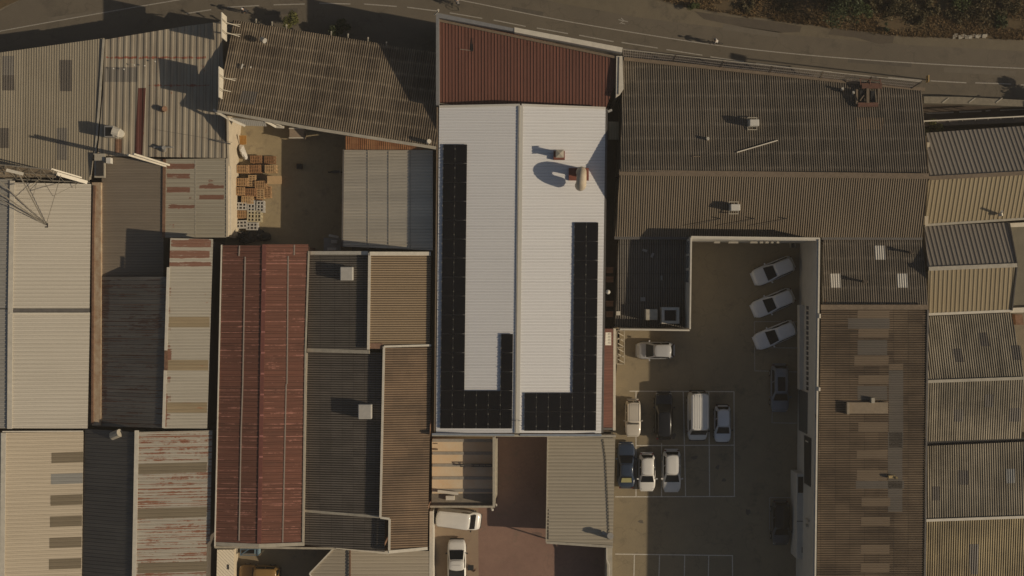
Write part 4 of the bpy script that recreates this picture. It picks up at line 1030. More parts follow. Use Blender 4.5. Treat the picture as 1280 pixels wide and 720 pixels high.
v = MB(); v.bar(PL.at(837,411,.8), PL.at(847,400,.9), .04); b.part('cable', v, m_trim)
v = MB(); c = PL.at(772.5,391.5); v.box(c.x-.2,c.y-.2,4.5,c.x+.2,c.y+.2,5.2); b.part('vent_block', v, m_trimb)
b.done()

b = Building('east_hall', 'long brown corrugated hall with tan skylight sheets, right of the walled car park', 'hall', 1090, 500, w_grey)
b.slope(s_fibro_n, [(1029,299,5.3),(1153,299,5.3),(1160.5,382,6.6),(1028,381.5,6.6)], V_, pitch=.232, amp=.03, name='roof'); LA = b.last
for x, y in ((1093,307),(1037.5,342),(1121,342)): b.panel(s_skyl_w, [(x,y),(x+13,y),(x+14,y+17.5),(x+1,y+17.5)], on=LA)
for x, y in ((1135,315.5),(1077,352)):
    v = MB(); v.tube(LA[0].at(x+2,y,-.1), LA[0].at(x+5,y,.8), .13, 6); v.tube(LA[0].at(x+5,y,.75), LA[0].at(x+5,y-.5,1.0), .2, 8); b.part('vent_pipe', v, m_brownt)
b.slope(s_fibro_e, [(1026.5,387,7.2),(1159,386,7.0),(1155.5,560,7.0),(1154,800,7.0),(1020,800,7.2),(1023,560,7.2)], H_, pitch=.232, amp=.03, lap=1.47, name='roof'); LB = b.last
b.part('ridge_cap', MB().strip([(1026,384,7.25),(1160.5,384,7.05)], .5, .08), m_brownt)
b.part('eave_gutter', MB().strip([(1159.8,387,7.05),(1155.2,800,7.05)], .16, .1), m_trimd)
for x0,y0,x1,y1 in ((1072,388,1112,398),(1073,411,1111,422),(1068,445,1111,457),(1111,454.5,1129,462.5),(1073,469,1111,480),(1073,528,1110,540),(1071,563,1109.5,573),
                    (1071,587.5,1109,600),(1077,622,1113,633),(1076.5,646,1112.5,657),(1076,681,1112,692),(1076,704,1112,715)):
    b.panel(s_skyl_t, [(x0,y0),(x1,y0),(x1-.3,y1),(x0-.3,y1)], on=LB)
for x0,y0,x1,y1 in ((1060,398,1112,411),(1072,425,1109,444),(1111,463,1129,560),(1072,482,1109,500),(1070,601,1130,611),(1110,540,1128,640)): b.panel(s_skyl_d, [(x0,y0),(x1,y1)], on=LB, lift=.006)
v = MB(); v.pbox(1059,503,1110,517,7.1,7.4); b.part('roof_lantern', v, plain('tan lantern', (.25,.195,.132), .7, var=.2))
v = MB(); v.pbox(1059,503,1062,518,7.1,7.7); b.part('lantern_end', v, plain('tan lantern end', (.3,.25,.18), .7)); v = MB(); v.pbox(1089.5,497.5,1093.5,504,7.1,7.6); b.part('lantern_flue', v, m_trim)
v = MB(); v.pbox(1111,594.5,1119,598,7.0,7.5); v.tube(LB[0].at(1120,597.5,-.1), LB[0].at(1121,597.3,.6), .12, 6); b.part('vent_block', v, plain('tan block', (.4,.3,.14), .8))
b.done()

# right-hand gabled sheds, ribs leaning with the pitch
RW = dict(pitch=.44, amp=.045, prof=WIDE)
b = Building('ribbed_shed', 'ochre ribbed gabled shed at the upper right edge, nearest the road', 'shed', 1220, 220, w_cream)
b.slope(s_ribshade, [(1158,166,4.5),(1400,149,4.5),(1400,209,6.6),(1161,222,6.6)], ((1171,180),(1183,217.5)), **RW)
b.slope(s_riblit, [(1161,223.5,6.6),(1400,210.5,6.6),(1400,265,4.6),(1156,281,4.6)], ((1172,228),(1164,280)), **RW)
b.part('ridge_cap', MB().strip([(1161,222.8,6.7),(1400,209.8,6.7)], .4, .08), m_brownt)
b.part('eave_gutter', MB().strip([(1156,281.5,4.6),(1400,265.5,4.6)], .24, .12), m_trim)
v = MB(); v.tube(P(1250,268,5.0), P(1252.5,264,6.1), .12, 6); v.bar(P(1249,268.5,5.2), P(1253,268,5.4), .3); b.part('vent_pipe', v, m_trimb)
v = MB(); v.pbox(1159,178,1162,187,4.0,5.2); v.pbox(1156,270,1160.5,281,4.0,5.0); b.part('wall_pier', v, w_cream)
b.done()
b = Building('ribbed_shed', 'shorter ochre ribbed gabled shed below the one nearest the road, its end stepped back', 'shed', 1210, 335, w_cream)
b.slope(s_ribshade, [(1155,283,4.6),(1261,278,4.6),(1271,331,6.6),(1160.5,335.5,6.6)], ((1175,290),(1186,334)), **RW)
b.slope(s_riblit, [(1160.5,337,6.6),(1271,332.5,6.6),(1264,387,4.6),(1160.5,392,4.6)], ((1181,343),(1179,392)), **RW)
b.part('ridge_cap', MB().strip([(1161,336,6.7),(1271.5,331.5,6.7)], .4, .08), m_trim)
b.part('eave_gutter', MB().strip([(1160,393,4.6),(1265,388.5,4.6)], .26, .12), m_trimb)
b.part('verge_flashing', MB().strip([(1261.5,278,4.7),(1271.5,331.5,6.7),(1265,388,4.7)], .12, .1), m_darkst)
b.done()
b = Building('lichen_shed', 'grey corrugated gabled shed with smoked skylights between the ochre sheds and the dark gutter gap', 'shed', 1220, 475, w_cream)
b.slope(s_fibro_g, [(1160,395.5,4.6),(1264,391,4.6),(1281,472,6.6),(1159.5,476.5,6.6)], ((1175,400),(1181,450)), pitch=.232, amp=.03)
for r in [((1191,436),(1203.5,452.5)),((1223,416),(1235.5,433)),((1263,432),(1277,450))]:
    (x0,y0),(x1,y1) = r; b.panel(s_skyl_d, [(x0,y0),(x1-1.5,y0-.5),(x1+1.5,y1),(x0+3,y1)])
b.slope(s_fibro_g, [(1159.5,477.5,6.6),(1281,473,6.6),(1277,548,4.6),(1158,552,4.6)], ((1180,480),(1178,545)), pitch=.232, amp=.03)
for r in [((1192,512),(1204,527)),((1231,493),(1241.5,509)),((1262,510),(1276,527))]: b.panel(s_skyl_d, r)
b.part('ridge_cap', MB().strip([(1159,477,6.72),(1281,472.7,6.72)], .3, .06), m_trim)
b.done()
b = Building('lichen_shed', 'yellow lichen stained corrugated shed in the lower right corner', 'shed', 1220, 650, w_cream)
b.slope(s_fibro_g, [(1158.5,557.5,4.6),(1330,550,4.6),(1330,644,6.6),(1158,650,6.6)], ((1180,560),(1181,640)), pitch=.232, amp=.03)
for r in [((1165,608),(1175,625.5)),((1198,588),(1210,606))]: b.panel(s_skyl_d, r)
b.panel(s_skyl_b, [(1258,586),(1269,586),(1269,604),(1258,604)])
b.slope(s_fibro_y, [(1158,651,6.6),(1330,645,6.6),(1330,800,4.2),(1154,800,4.2)], ((1180,655),(1178,740)), pitch=.232, amp=.03)
b.panel(s_skyl_d, [(1211,680),(1223,680),(1223,718),(1213,718)], lift=.006)
b.part('ridge_cap', MB().strip([(1157.5,650.6,6.72),(1330,644.6,6.72)], .26, .06), m_trimb)
b.done()
t = thing('valley_gutter', 'dark box gutter between the two lichen sheds on the right', 'gutter', (*P(1220,553,0).xy,0))
v = MB(); v.prism([tuple(P(x,y,4.2).xy) for x,y in ((1159,551),(1300,546),(1300,551.5),(1159,557.5))], 0, 4.2); v.build('channel', plain('dark gutter bed', (.035,.033,.03), .5, var=.3), t)  # near-black channel in the gap between the sheds
t = thing('flat_roof', 'flat greenish grey roof at the right edge beside the shorter ochre shed', 'roof', (*P(1275,335,0).xy,0))
v = MB(); v.prism([tuple(P(x,y,2.8).xy) for x,y in ((1259,283),(1340,280),(1340,384),(1262,386))], 0, 2.8); v.build('roof_slab', plain('greenish felt', (.17,.155,.115), .9, var=.2, scale=.6), t)
v = MB(); v.prism([tuple(P(x,y,3.2).xy) for x,y in ((1260,279),(1340,275),(1340,281),(1261,284))], 0, 3.2); v.prism([tuple(P(x,y,3.3).xy) for x,y in ((1263,385),(1340,382),(1340,389),(1263,391))], 0, 3.3); v.build('parapet', m_trimb, t)
v = MB(); v.prism([tuple(P(x,y,2.2).xy) for x,y in ((1269,393),(1278,393),(1280,406),(1270,406))], 0, 2.2); v.build('tank', m_rustm, t)

# verge wall and rail by the road on the right
t = thing('retaining_wall', 'long low concrete retaining wall along the road at the right edge', 'wall', (*P(1220,126,0).xy,0))
v = MB(); v.prism([tuple(P(x,y,1.0).xy) for x,y in ((1155,120.5),(1200,121),(1300,126),(1300,134),(1200,130),(1155,129))], 0, 1.0); v.build('masonry', plain('concrete wall', (.23,.2,.15), .9, var=.25), t)
v = MB()
for x in (1186,1219,1253): v.bar(P(x-8,128.5,1.03), P(x,122.5,1.03), .1, .06)
v.build('joint', m_trim, t)
t = thing('railing', 'pale steel railing above the ledge beside the ochre ribbed shed', 'railing', (*P(1220,150,0).xy,0))
v = MB(); v.bar(P(1154,151.5,3.4), P(1300,144.5,3.4), .12); v.build('rail', m_trimb, t)
v = MB()
for k in range(9): v.bar(P(1155+k*16,151.4-k*.77,3.4), P(1155+k*16,153.8-k*.77,2.4), .07)
v.build('post', m_trimb, t)
v = MB(); v.prism([tuple(P(x,y,2.4).xy) for x,y in ((1155,152.5),(1300,146),(1300,152),(1155,158))], 0, 2.4); v.build('ledge', plain('concrete ledge', (.17,.14,.11), .9, var=.3), t)
flat('lower_path', [(1154,129),(1300,133),(1300,147),(1154,153)], g_lane, .004)  # dark lane colour also stands for the building's shade in the trough
v = MB(); paint_line(v, [(1158,141.8),(1192,140.5)], .12, .02); paint_line(v, [(1199,140),(1227,139)], .12, .02); paint_line(v, [(1232,138.6),(1238,138)], .12, .02); paint_line(v, [(1250,137.8),(1300,136)], .12, .02)
struct('path_edging', v, m_line2)
# ------------------------------------------------------------------ vehicles
m_glass = plain('car glass', (.008,.009,.01), .1, var=.05, spec=.22)
m_tyre = plain('tyre rubber', (.02,.02,.02), .85, var=.1)
m_rim = plain('alloy rim', (.35,.35,.35), .35, .7, var=.05)
m_head = plain('headlight glass', (.6,.6,.58), .1, var=.03)
m_tail = plain('tail light', (.12,.018,.014), .25, var=.05)
m_plast = plain('bumper plastic', (.02,.02,.02), .6, var=.1)
def paint_mat(name, c, rough=.32): return plain(name, c, rough, 0.0, var=.05, spec=.5, coat=.35, scale=1.5)
STY = {  # belt profile (x fraction from the rear, z), cabin base x, roof x, roof half width fraction
 'hatch': dict(belt=[(0,.62),(.04,.88),(.2,.95),(.72,.96),(.93,.80),(1,.58)], base=(.03,.76), roof=(.10,.56)),
 'sedan': dict(belt=[(0,.62),(.04,.92),(.2,.98),(.70,.96),(.95,.76),(1,.56)], base=(.12,.73), roof=(.28,.55)),
 'suv':   dict(belt=[(0,.7),(.03,1.02),(.2,1.05),(.72,1.06),(.95,.9),(1,.62)], base=(.02,.76), roof=(.07,.60)),
 'van':   dict(belt=[(0,.75),(.02,1.1),(.4,1.12),(.84,1.1),(.96,.9),(1,.62)], base=(.005,.88), roof=(.02,.76)),
 'boxy':  dict(belt=[(0,.72),(.02,1.0),(.3,1.02),(.66,1.02),(.97,.98),(1,.66)], base=(.02,.66), roof=(.05,.61)),
 'pickup':dict(belt=[(0,.75),(.02,1.0),(.4,1.02),(.72,1.02),(.95,.88),(1,.6)], base=(.38,.80), roof=(.40,.61)),
}
STY['mpv'] = dict(belt=[(0,.66),(.04,.95),(.2,1.0),(.72,1.0),(.94,.84),(1,.6)], base=(.03,.72), roof=(.06,.48))
def car(name, label, cat, px, py, ang, L, W, H, paint, style, roofm=None, group=None, trim=None, rear=True, sun_shade=None, sunroof=False, ridge=False, bed=None, wscale=.72):
    S = STY[style]; q = P(px, py, .6); W *= 1.065; L *= 1.02
    t = thing(name, label, cat, (q.x, q.y, 0), math.radians(ang), group)
    X = lambda f: (f-.5)*L
    bl = S['belt']
    def zb(f):
        for (a, za), (c, zc) in zip(bl, bl[1:]):
            if a <= f <= c: return za + (zc-za)*(f-a)/(c-a)
        return bl[-1][1]
    def hw(f):
        e = abs(2*f-1)
        d_ = min(f, 1-f)*L; k_ = min(1, d_/.55)
        return W/2*(1 - .06*e**5 - .02*e**2)*(.62 + .38*math.sqrt(1-(1-k_)**2))
    rings = []
    for f in (0,.006,.02,.05,.1,.2,.35,.5,.65,.75,.84,.9,.95,.98,.994,1.0):
        w, z = hw(f), zb(f); en = 1.0
        pr = [(-w*.9,.24),(-w*.98,.42),(-w,.6*z+.1),(-w*.96,z*.93),(-w*.86,z),(-w*.45,z+.025),(0,z+.035),(w*.45,z+.025),(w*.86,z),(w*.96,z*.93),(w,.6*z+.1),(w*.98,.42),(w*.9,.24)]
        rings.append([(X(f), y, zz) for y, zz in pr])
    body = MB().loft(rings).build('body', paint, t, smooth=True, local=True)
    sd = body.modifiers.new('sub', 'SUBSURF'); sd.levels = sd.render_levels = 1
    # cabin
    b0, b1 = S['base']; r0, r1 = S['roof']; zr = zb(.5) - .04
    wb = W/2*.9; wt = W/2*wscale
    def rr(x0, x1, w, z, c):
        return [(x0+c,-w,z),(x1-c,-w,z),(x1-c*.3,-w+c*.5,z),(x1,-w+c*1.5,z),(x1+c*.06,0,z),(x1,w-c*1.5,z),(x1-c*.3,w-c*.5,z),(x1-c,w,z),(x0+c,w,z),(x0+c*.3,w-c*.5,z),(x0,w-c*1.5,z),(x0-c*.2,0,z),(x0,-w+c*1.5,z),(x0+c*.3,-w+c*.5,z)]
    cr = .3
    R0 = rr(X(b0), X(b1), wb, zr, cr); R1 = rr(X(r0), X(r1), wt, H-.06, cr*.8)
    R2 = rr(X(r0)+.1, X(r1)-.1, wt-.09, H-.005, cr*.7); R3 = rr(X(r0)+.5, X(r1)-.4, wt-.4, H+.025, .1)
    cab = MB().loft([R0, R1]).build('cabin', paint, t, local=True)
    roof = MB().loft([R1, R2, R3]).build('roof', roofm or paint, t, smooth=True, local=True)
    if ridge:
        v = MB()
        for k in range(7): y = (k-3)*wt*.26; v.box(X(r0)+.15, y-.025, H+.0, X(r1)-.2, y+.025, H+.04)
        v.build('roof_rib', roofm or paint, roof, local=True)
    if sunroof:
        MB().box(X(r0)+.9, -wt*.55, H+.015, X(r1)-.25, wt*.55, H+.036).build('sunroof', m_glass, roof, local=True)
    def win(nm, a, b_, c, d, u0, u1, v0, v1, m=m_glass, out=.015):
        a, b_, c, d = map(Vector, (a, b_, c, d))       # a,b bottom; d,c top
        f = lambda u, v_: (a.lerp(b_, u)).lerp(d.lerp(c, u), v_)
        n = (b_-a).cross(d-a).normalized()
        if n.z < 0: n = -n
        o_ = n*out
        cs = [f(u0,v0),f(u1,v0),f(u1,v1),f(u0,v1)]
        return MB().add([p - n*.02 for p in cs] + [p + o_ for p in cs], [(3,2,1,0),(4,5,6,7),(0,1,5,4),(1,2,6,5),(2,3,7,6),(3,0,4,7)]).build(nm, m, t, local=True)
    A = lambda x, y, z: (x, y, z)
    ws = win('windshield', A(X(b1)+.02,-wb*.86,zr+.05), A(X(b1)+.02,wb*.86,zr+.05), A(X(r1)+.05,wt*.84,H-.06), A(X(r1)+.05,-wt*.84,H-.06), .0,1.0,.06,.96, out=.03)
    if sun_shade:
        win('sun_shade', A(X(b0),-wb*.7,zr+.05), A(X(b0),wb*.7,zr+.05), A(X(r0),wt*.7,H-.06), A(X(r0),-wt*.7,H-.06), .02,.98,.1,.75, sun_shade, out=.045)
    if rear: win('rear_window', A(X(b0)-.01,-wb*.8,zr+.05), A(X(b0)-.01,wb*.8,zr+.05), A(X(r0)-.02,wt*.78,H-.06), A(X(r0)-.02,-wt*.78,H-.06), .02,.98,.1,.93, out=.025)
    for s in (-1, 1):
        g = [A(X(b0)+.25, s*wb, zr+.03), A(X(b1)-.3, s*wb, zr+.03), A(X(r1)-.15, s*wt, H-.06), A(X(r0)+.15, s*wt, H-.06)]
        if style == 'van':
            win('side_window', *g, .72,.99,.2,.9)
        else:
            win('side_window', *g, .05,.47,.12,.9); win('side_window', *g, .52,.97,.12,.9)
        mx = X(b1)-.35
        MB().loft([[(mx-.06,s*(W/2-.02),.95),(mx+.06,s*(W/2-.02),.95),(mx+.06,s*(W/2-.02),1.07),(mx-.06,s*(W/2-.02),1.07)],
                   [(mx-.1,s*(W/2+.17),.94),(mx+.04,s*(W/2+.17),.94),(mx+.04,s*(W/2+.17),1.1),(mx-.1,s*(W/2+.17),1.1)]]).build('mirror', trim or paint, t, local=True)
        h1 = hw(.955); 
        MB().loft([[(X(.93),s*h1*.98,.66),(X(.93),s*h1*.68,.7),(X(.93),s*h1*.68,zb(.93)+.012),(X(.93),s*h1*.97,zb(.93)*.95)],
                   [(X(.985),s*h1*.93,.58),(X(.99),s*h1*.66,.6),(X(.985),s*h1*.66,zb(.985)+.02),(X(.98),s*h1*.9,zb(.985)*.96)]]).build('headlight', m_head, t, local=True)
        h0 = hw(.03)
        MB().box(X(0)-.012, s*h0*.95, .66, X(.018), s*h0*.72, .86).build('tail_light', m_tail, t, local=True)
    for f in (.19, .81):
        for s in (-1, 1):
            y = s*(W/2-.09); c = Vector((X(f), y, .32))
            w_ = MB().tube(c-Vector((0,.1,0)), c+Vector((0,.1,0)), .32, 20).build('tyre', m_tyre, t, local=True)
            e = c + Vector((0, s*.1, 0)); MB().tube(e-Vector((0,.02*s,0)), e+Vector((0,.012*s,0)), .2, 14).build('rim', m_rim, w_, local=True)
    for f, nm in ((0,'bumper'),(1,'bumper')):
        x = X(f) + (-.03 if f == 0 else .03)
        MB().box(x-.07, -hw(.04)*.86, .3, x+.05, hw(.04)*.86, .5).build(nm, trim or paint, t, local=True, bevel=.03)
    if bed: MB().box(X(.04), -W/2*.82, .95, X(.4), W/2*.82, 1.07).build('bed_cover', bed, t, local=True, bevel=.02)
    return t
p_white = paint_mat('white car paint', (.68,.66,.61)); p_silver = paint_mat('silver car paint', (.42,.42,.42)); p_cream = paint_mat('cream car paint', (.55,.5,.42))
p_black = paint_mat('black car paint', (.014,.014,.014), .2); p_blue = paint_mat('navy car paint', (.03,.045,.075), .25); p_grey = paint_mat('charcoal car paint', (.05,.055,.06), .3)
p_yellow = paint_mat('ochre car paint', (.27,.16,.05)); p_pale = paint_mat('pale silver car paint', (.66,.67,.68)); p_steel = paint_mat('blue grey car paint', (.14,.16,.19), .3)
m_blackroof = plain('black glass roof', (.01,.01,.01), .15, var=.05)
car('parked_car', 'silver hatchback parked alone in the sunlit top left of the car park', 'car', 819, 438, 180, 3.85, 1.72, 1.5, p_silver, 'hatch')
car('parked_car', 'silver car slanting against the east court wall, topmost of the three slanted cars', 'car', 966.5, 338.5, 203, 4.45, 1.8, 1.5, p_pale, 'mpv', rear=False, wscale=.74)
car('parked_car', 'silver car slanting against the east court wall, middle one of the three slanted cars', 'car', 966, 378.5, 203, 4.45, 1.8, 1.5, p_pale, 'mpv', rear=False, wscale=.74)
car('parked_car', 'silver car slanted inside a painted bay, lowest of the three slanted cars', 'car', 969, 418.5, 203, 4.45, 1.8, 1.5, p_pale, 'mpv', rear=False, wscale=.74)
car('parked_car', 'dark grey estate car with a sunroof below the three slanted cars', 'car', 974.5, 485, 270, 4.85, 1.85, 1.6, p_steel, 'suv', sunroof=True)
car('parked_car', 'small boxy white off-roader with a ribbed roof, leftmost of the upper parked row', 'off-roader', 791, 522.5, 270, 3.75, 1.58, 1.7, p_cream, 'boxy', ridge=True, trim=p_cream, wscale=.84)
car('parked_car', 'black dusty car between the boxy off-roader and the white van', 'car', 829.5, 519.5, 90, 4.8, 1.85, 1.62, p_black, 'suv')
car('parked_van', 'tall white panel van in the upper parked row, its ribbed roof half in sun', 'van', 871.5, 519.5, 270, 5.05, 2.02, 2.6, p_white, 'van', ridge=True, trim=m_plast, wscale=.86)
car('parked_car', 'small white hatchback on the right of the white panel van', 'car', 903, 529.5, 270, 3.8, 1.68, 1.48, p_pale, 'hatch', trim=m_plast)
car('parked_car', 'navy blue saloon with a yellow rear sunshade by the metal canopy', 'car', 782.5, 581.5, 90, 4.65, 1.78, 1.42, p_blue, 'sedan', rear=True, sun_shade=plain('yellow sunshade', (.33,.31,.14), .8))
car('parked_car', 'small white hatchback between the navy saloon and the bigger white hatchback', 'car', 808.5, 590, 270, 3.85, 1.7, 1.48, p_white, 'hatch')
car('parked_car', 'bigger white hatchback at the right end of the lower parked row', 'car', 839.5, 588.5, 270, 4.3, 1.85, 1.52, p_white, 'hatch', trim=p_white)
car('parked_car', 'dark car with a black roof in deep shade beside the white cabin', 'car', 975.5, 653.5, 270, 4.5, 1.82, 1.5, p_grey, 'suv', roofm=m_blackroof)
car('parked_van', 'white van parked below the flat roofed annex in the reddish yard', 'van', 573, 648.5, 353, 4.65, 1.86, 1.9, p_white, 'van', trim=m_plast, wscale=.86)
car('parked_pickup', 'white pickup with a dark bed cover by the cream boundary wall', 'pickup', 571, 704.5, 90, 5.0, 1.86, 1.72, p_white, 'pickup', trim=m_plast, bed=m_plast, wscale=.82)
car('parked_pickup', 'ochre yellow vehicle cut by the bottom edge in the back yard', 'pickup', 324.5, 717.5, 178, 4.2, 1.8, 1.75, p_yellow, 'boxy', trim=m_plast, wscale=.84)
t = thing('dark_board', 'dark square board leaning beside the white pickup', 'board', (*P(588.5,710,0).xy,0))
v = MB(); v.pbox(584.5,706.5,592,713,.9,.96); v.build('top', m_plast, t)
v = MB()
for x,y in ((585.5,707.5),(591,707.5),(585.5,712),(591,712)): v.tube(P(x,y,0), P(x,y,.9), .04, 6)
v.bar(P(592,714,.02), P(594.5,711.5,.6), .14); v.build('leg', m_rustm, t)

# ------------------------------------------------------------------ people on bicycles
m_skin = plain('skin', (.42,.25,.17), .6, var=.06); m_hair = plain('helmet', (.62,.6,.56), .4, var=.05); m_helm2 = plain('dark helmet', (.03,.03,.035), .4, var=.05)
def body_mesh(nodes, edges, mats, pick, name='body'):
    me = bpy.data.meshes.new(name); me.from_pydata([n[0] for n in nodes], edges, [])
    o = bpy.data.objects.new(name, me); COL.objects.link(o)
    o.modifiers.new('skin', 'SKIN')
    if not me.skin_vertices: bpy.context.view_layer.objects.active = o
    lay = me.skin_vertices[0] if me.skin_vertices else None
    if lay is None: return None
    for i, n in enumerate(nodes): lay.data[i].radius = (n[1], n[1]); lay.data[i].use_root = (i == 0)
    sb = o.modifiers.new('sub', 'SUBSURF'); sb.levels = sb.render_levels = 2
    dg = bpy.context.evaluated_depsgraph_get()
    m2 = bpy.data.meshes.new_from_object(o.evaluated_get(dg))
    bpy.data.objects.remove(o)
    m2.materials.clear()
    for m in mats: m2.materials.append(m)
    for p in m2.polygons: p.material_index = pick(p.center); p.use_smooth = True
    return m2
def cyclist(px, py, ang, plabel, blabel, shirt, shorts, helm):
    q = P(px, py, .5); rz = math.radians(ang)
    t = thing('bicycle', blabel, 'bicycle', (q.x, q.y, 0), rz)
    m_fr = plain('bike frame', (.05,.05,.055), .35, var=.05)
    wl = []
    for x in (-.5, .52):
        v = MB(); rings = []
        N_ = 24
        for k in range(N_):
            a0, a1 = 2*math.pi*k/N_, 2*math.pi*(k+1)/N_
            v.bar((x+.33*math.cos(a0),0,.34+.33*math.sin(a0)), (x+.33*math.cos(a1),0,.34+.33*math.sin(a1)), .03, .03, up=Vector((0,1,0)))
        w = v.build('wheel', m_tyre, t, local=True)
        v = MB()
        for k in range(8): a0 = math.pi*k/4; v.bar((x,0,.34), (x+.32*math.cos(a0),0,.34+.32*math.sin(a0)), .006, .006, up=Vector((0,1,0)))
        v.build('spokes', m_rim, w, local=True)
    v = MB()
    for a, c in (((-.5,0,.34),(-.08,0,.3)),((-.5,0,.34),(-.2,0,.82)),((-.08,0,.3),(-.2,0,.9)),((-.2,0,.82),(.36,0,.84)),((-.08,0,.3),(.38,0,.76)),((.36,0,.92),(.52,0,.34))): v.tube(a, c, .02, 6)
    v.build('frame', m_fr, t, local=True)
    MB().tube((.36,0,.9),(.38,0,1.0),.015,6).tube((.4,-.28,1.02),(.4,.28,1.02),.016,6).build('handlebar', m_fr, t, local=True)
    MB().loft([[(-.34,-.07,.92),(-.34,.07,.92),(-.34,.07,.97),(-.34,-.07,.97)],[(-.08,-.02,.93),(-.08,.02,.93),(-.08,.02,.97),(-.08,-.02,.97)]]).build('saddle', m_plast, t, local=True)
    v = MB(); v.tube((-.08,-.1,.3),(-.08,.1,.3),.02,6); v.bar((-.08,.1,.3),(.06,.1,.2),.03); v.bar((-.08,-.1,.3),(-.2,-.1,.42),.03); v.box(.0,.1,.18,.12,.2,.21); v.box(-.26,-.2,.41,-.14,-.1,.44); v.build('crank', m_fr, t, local=True)
    n = [((-.2,0,1.0),.14),((-.12,0,1.12),.13),((.0,0,1.28),.15),((.08,0,1.42),.13),((.13,0,1.5),.07),((.17,0,1.57),.06)]
    e = [(0,1),(1,2),(2,3),(3,4),(4,5)]
    def chain(start, pts):
        p = start
        for c, r in pts: n.append((c, r)); e.append((p, len(n)-1)); p = len(n)-1
    for s, kx, kz, fx, fz in ((1,.2,.72,.06,.26),(-1,.16,.95,-.2,.5)):
        chain(0, [((-.16,s*.1,.98),.1),((kx,s*.12,kz),.065),((fx+.02,s*.13,fz+.12),.042),((fx+.14,s*.14,fz+.02),.035)])
        chain(3, [((.08,s*.19,1.42),.065),((.16,s*.27,1.18),.045),((.37,s*.26,1.06),.032),((.43,s*.25,1.05),.03)])
    def pick(c):
        if c.x > .3 and c.z > 1.0: return 0
        if c.z < 1.03 and c.x < .45 and not (c.z > .97 and abs(c.y) > .2): return 2 if c.z > .62 else 0
        if c.z > 1.5: return 0
        return 1
    me = body_mesh(n, e, [m_skin, shirt, shorts], pick, 'person')
    o = bpy.data.objects.new('person', me); COL.objects.link(o); o.location = (q.x, q.y, 0); o.rotation_euler = (0,0,rz)
    tag(o, plabel, 'person')
    bm = bmesh.new(); bmesh.ops.create_uvsphere(bm, u_segments=16, v_segments=12, radius=1)
    for v_ in bm.verts: v_.co = Vector((v_.co.x*.1+.21, v_.co.y*.078, v_.co.z*.125+1.67)); 
    r = bmesh.ops.create_cone(bm, segments=6, radius1=.022, radius2=.008, depth=.05, matrix=Matrix.Translation((.315,0,1.655))@Matrix.Rotation(math.pi/2,4,'Y'))
    for s in (-1,1):
        bmesh.ops.create_uvsphere(bm, u_segments=6, v_segments=4, radius=.016, matrix=Matrix.Translation((.296,s*.033,1.69)))
        bmesh.ops.create_uvsphere(bm, u_segments=6, v_segments=4, radius=.025, matrix=Matrix.Translation((.2,s*.078,1.665)))
    hm = bpy.data.meshes.new('head'); bm.to_mesh(hm); bm.free(); hm.materials.append(m_skin)
    hd = bpy.data.objects.new('head', hm); COL.objects.link(hd); hd.parent = o
    bm = bmesh.new(); bmesh.ops.create_uvsphere(bm, u_segments=16, v_segments=10, radius=1)
    bmesh.ops.delete(bm, geom=[v_ for v_ in bm.verts if v_.co.z < -.05], context='VERTS')
    for v_ in bm.verts: v_.co = Vector((v_.co.x*.135+.2, v_.co.y*.1, v_.co.z*.105+1.72))
    hm = bpy.data.meshes.new('helmet'); bm.to_mesh(hm); bm.free(); hm.materials.append(helm)
    for p in hm.polygons: p.use_smooth = True
    hd = bpy.data.objects.new('helmet', hm); COL.objects.link(hd); hd.parent = o
t_dk = plain('dark jersey', (.03,.03,.035), .8); t_wh = plain('pale jersey', (.5,.47,.43), .8); t_mid = plain('grey jersey', (.2,.19,.19), .8); t_sh = plain('black shorts', (.015,.015,.015), .85)
cyclist(894, 53, 172, 'cyclist in a pale top riding along the centre line of the road', 'bicycle under the rider on the road centre line', t_wh, t_sh, m_helm2)
cyclist(572, 4, 100, 'cyclist in a grey top near the top edge above the red road hall', 'bicycle under the rider at the top edge of the road', t_mid, t_sh, m_hair)
cyclist(307.5, 14.5, 165, 'cyclist in dark clothes passing behind the grey corrugated hall', 'bicycle under the rider behind the grey corrugated hall', t_dk, t_sh, m_hair)

# ------------------------------------------------------------------ yard things
m_wood = plain('pallet wood', (.4,.245,.12), .85, var=.3, scale=4); m_wood2 = plain('fresh pallet wood', (.48,.32,.165), .85, var=.25, scale=4)
m_wood3 = plain('dark pallet wood', (.3,.16,.075), .85, var=.3, scale=4); m_pp = plain('white plastic', (.46,.44,.4), .5, var=.08); m_py = plain('yellowed plastic', (.48,.42,.28), .5, var=.1)
def pallet_mesh(m, plastic=False):
    v = MB(); L_, W_ = 1.2, .8
    if not plastic:
        for k in range(7): x = -L_/2 + .05 + k*(L_-.1)/6; v.box(x-.05, -W_/2, .122, x+.05, W_/2, .144)
        for y in (-W_/2+.05, 0, W_/2-.05):
            v.box(-L_/2, y-.05, .1, L_/2, y+.05, .121); v.box(-L_/2, y-.05, 0, L_/2, y+.05, .02)
            for x in (-L_/2+.07, 0, L_/2-.07): v.box(x-.07, y-.05, .021, x+.07, y+.05, .099)
    else:
        for x in (-L_/2+.06,-.2,.2,L_/2-.06): v.box(x-.06,-W_/2,.1,x+.06,W_/2,.144)
        for y in (-W_/2+.06,0,W_/2-.06): v.box(-L_/2,y-.06,.099,L_/2,y+.06,.143); v.box(-L_/2,y-.06,0,L_/2,y+.06,.03)
        for x in (-L_/2+.08,0,L_/2-.08):
            for y in (-W_/2+.07,0,W_/2-.07): v.box(x-.08,y-.07,.031,x+.08,y+.07,.098)
    o = v.build('proto', m); me = o.data; bpy.data.objects.remove(o); return me
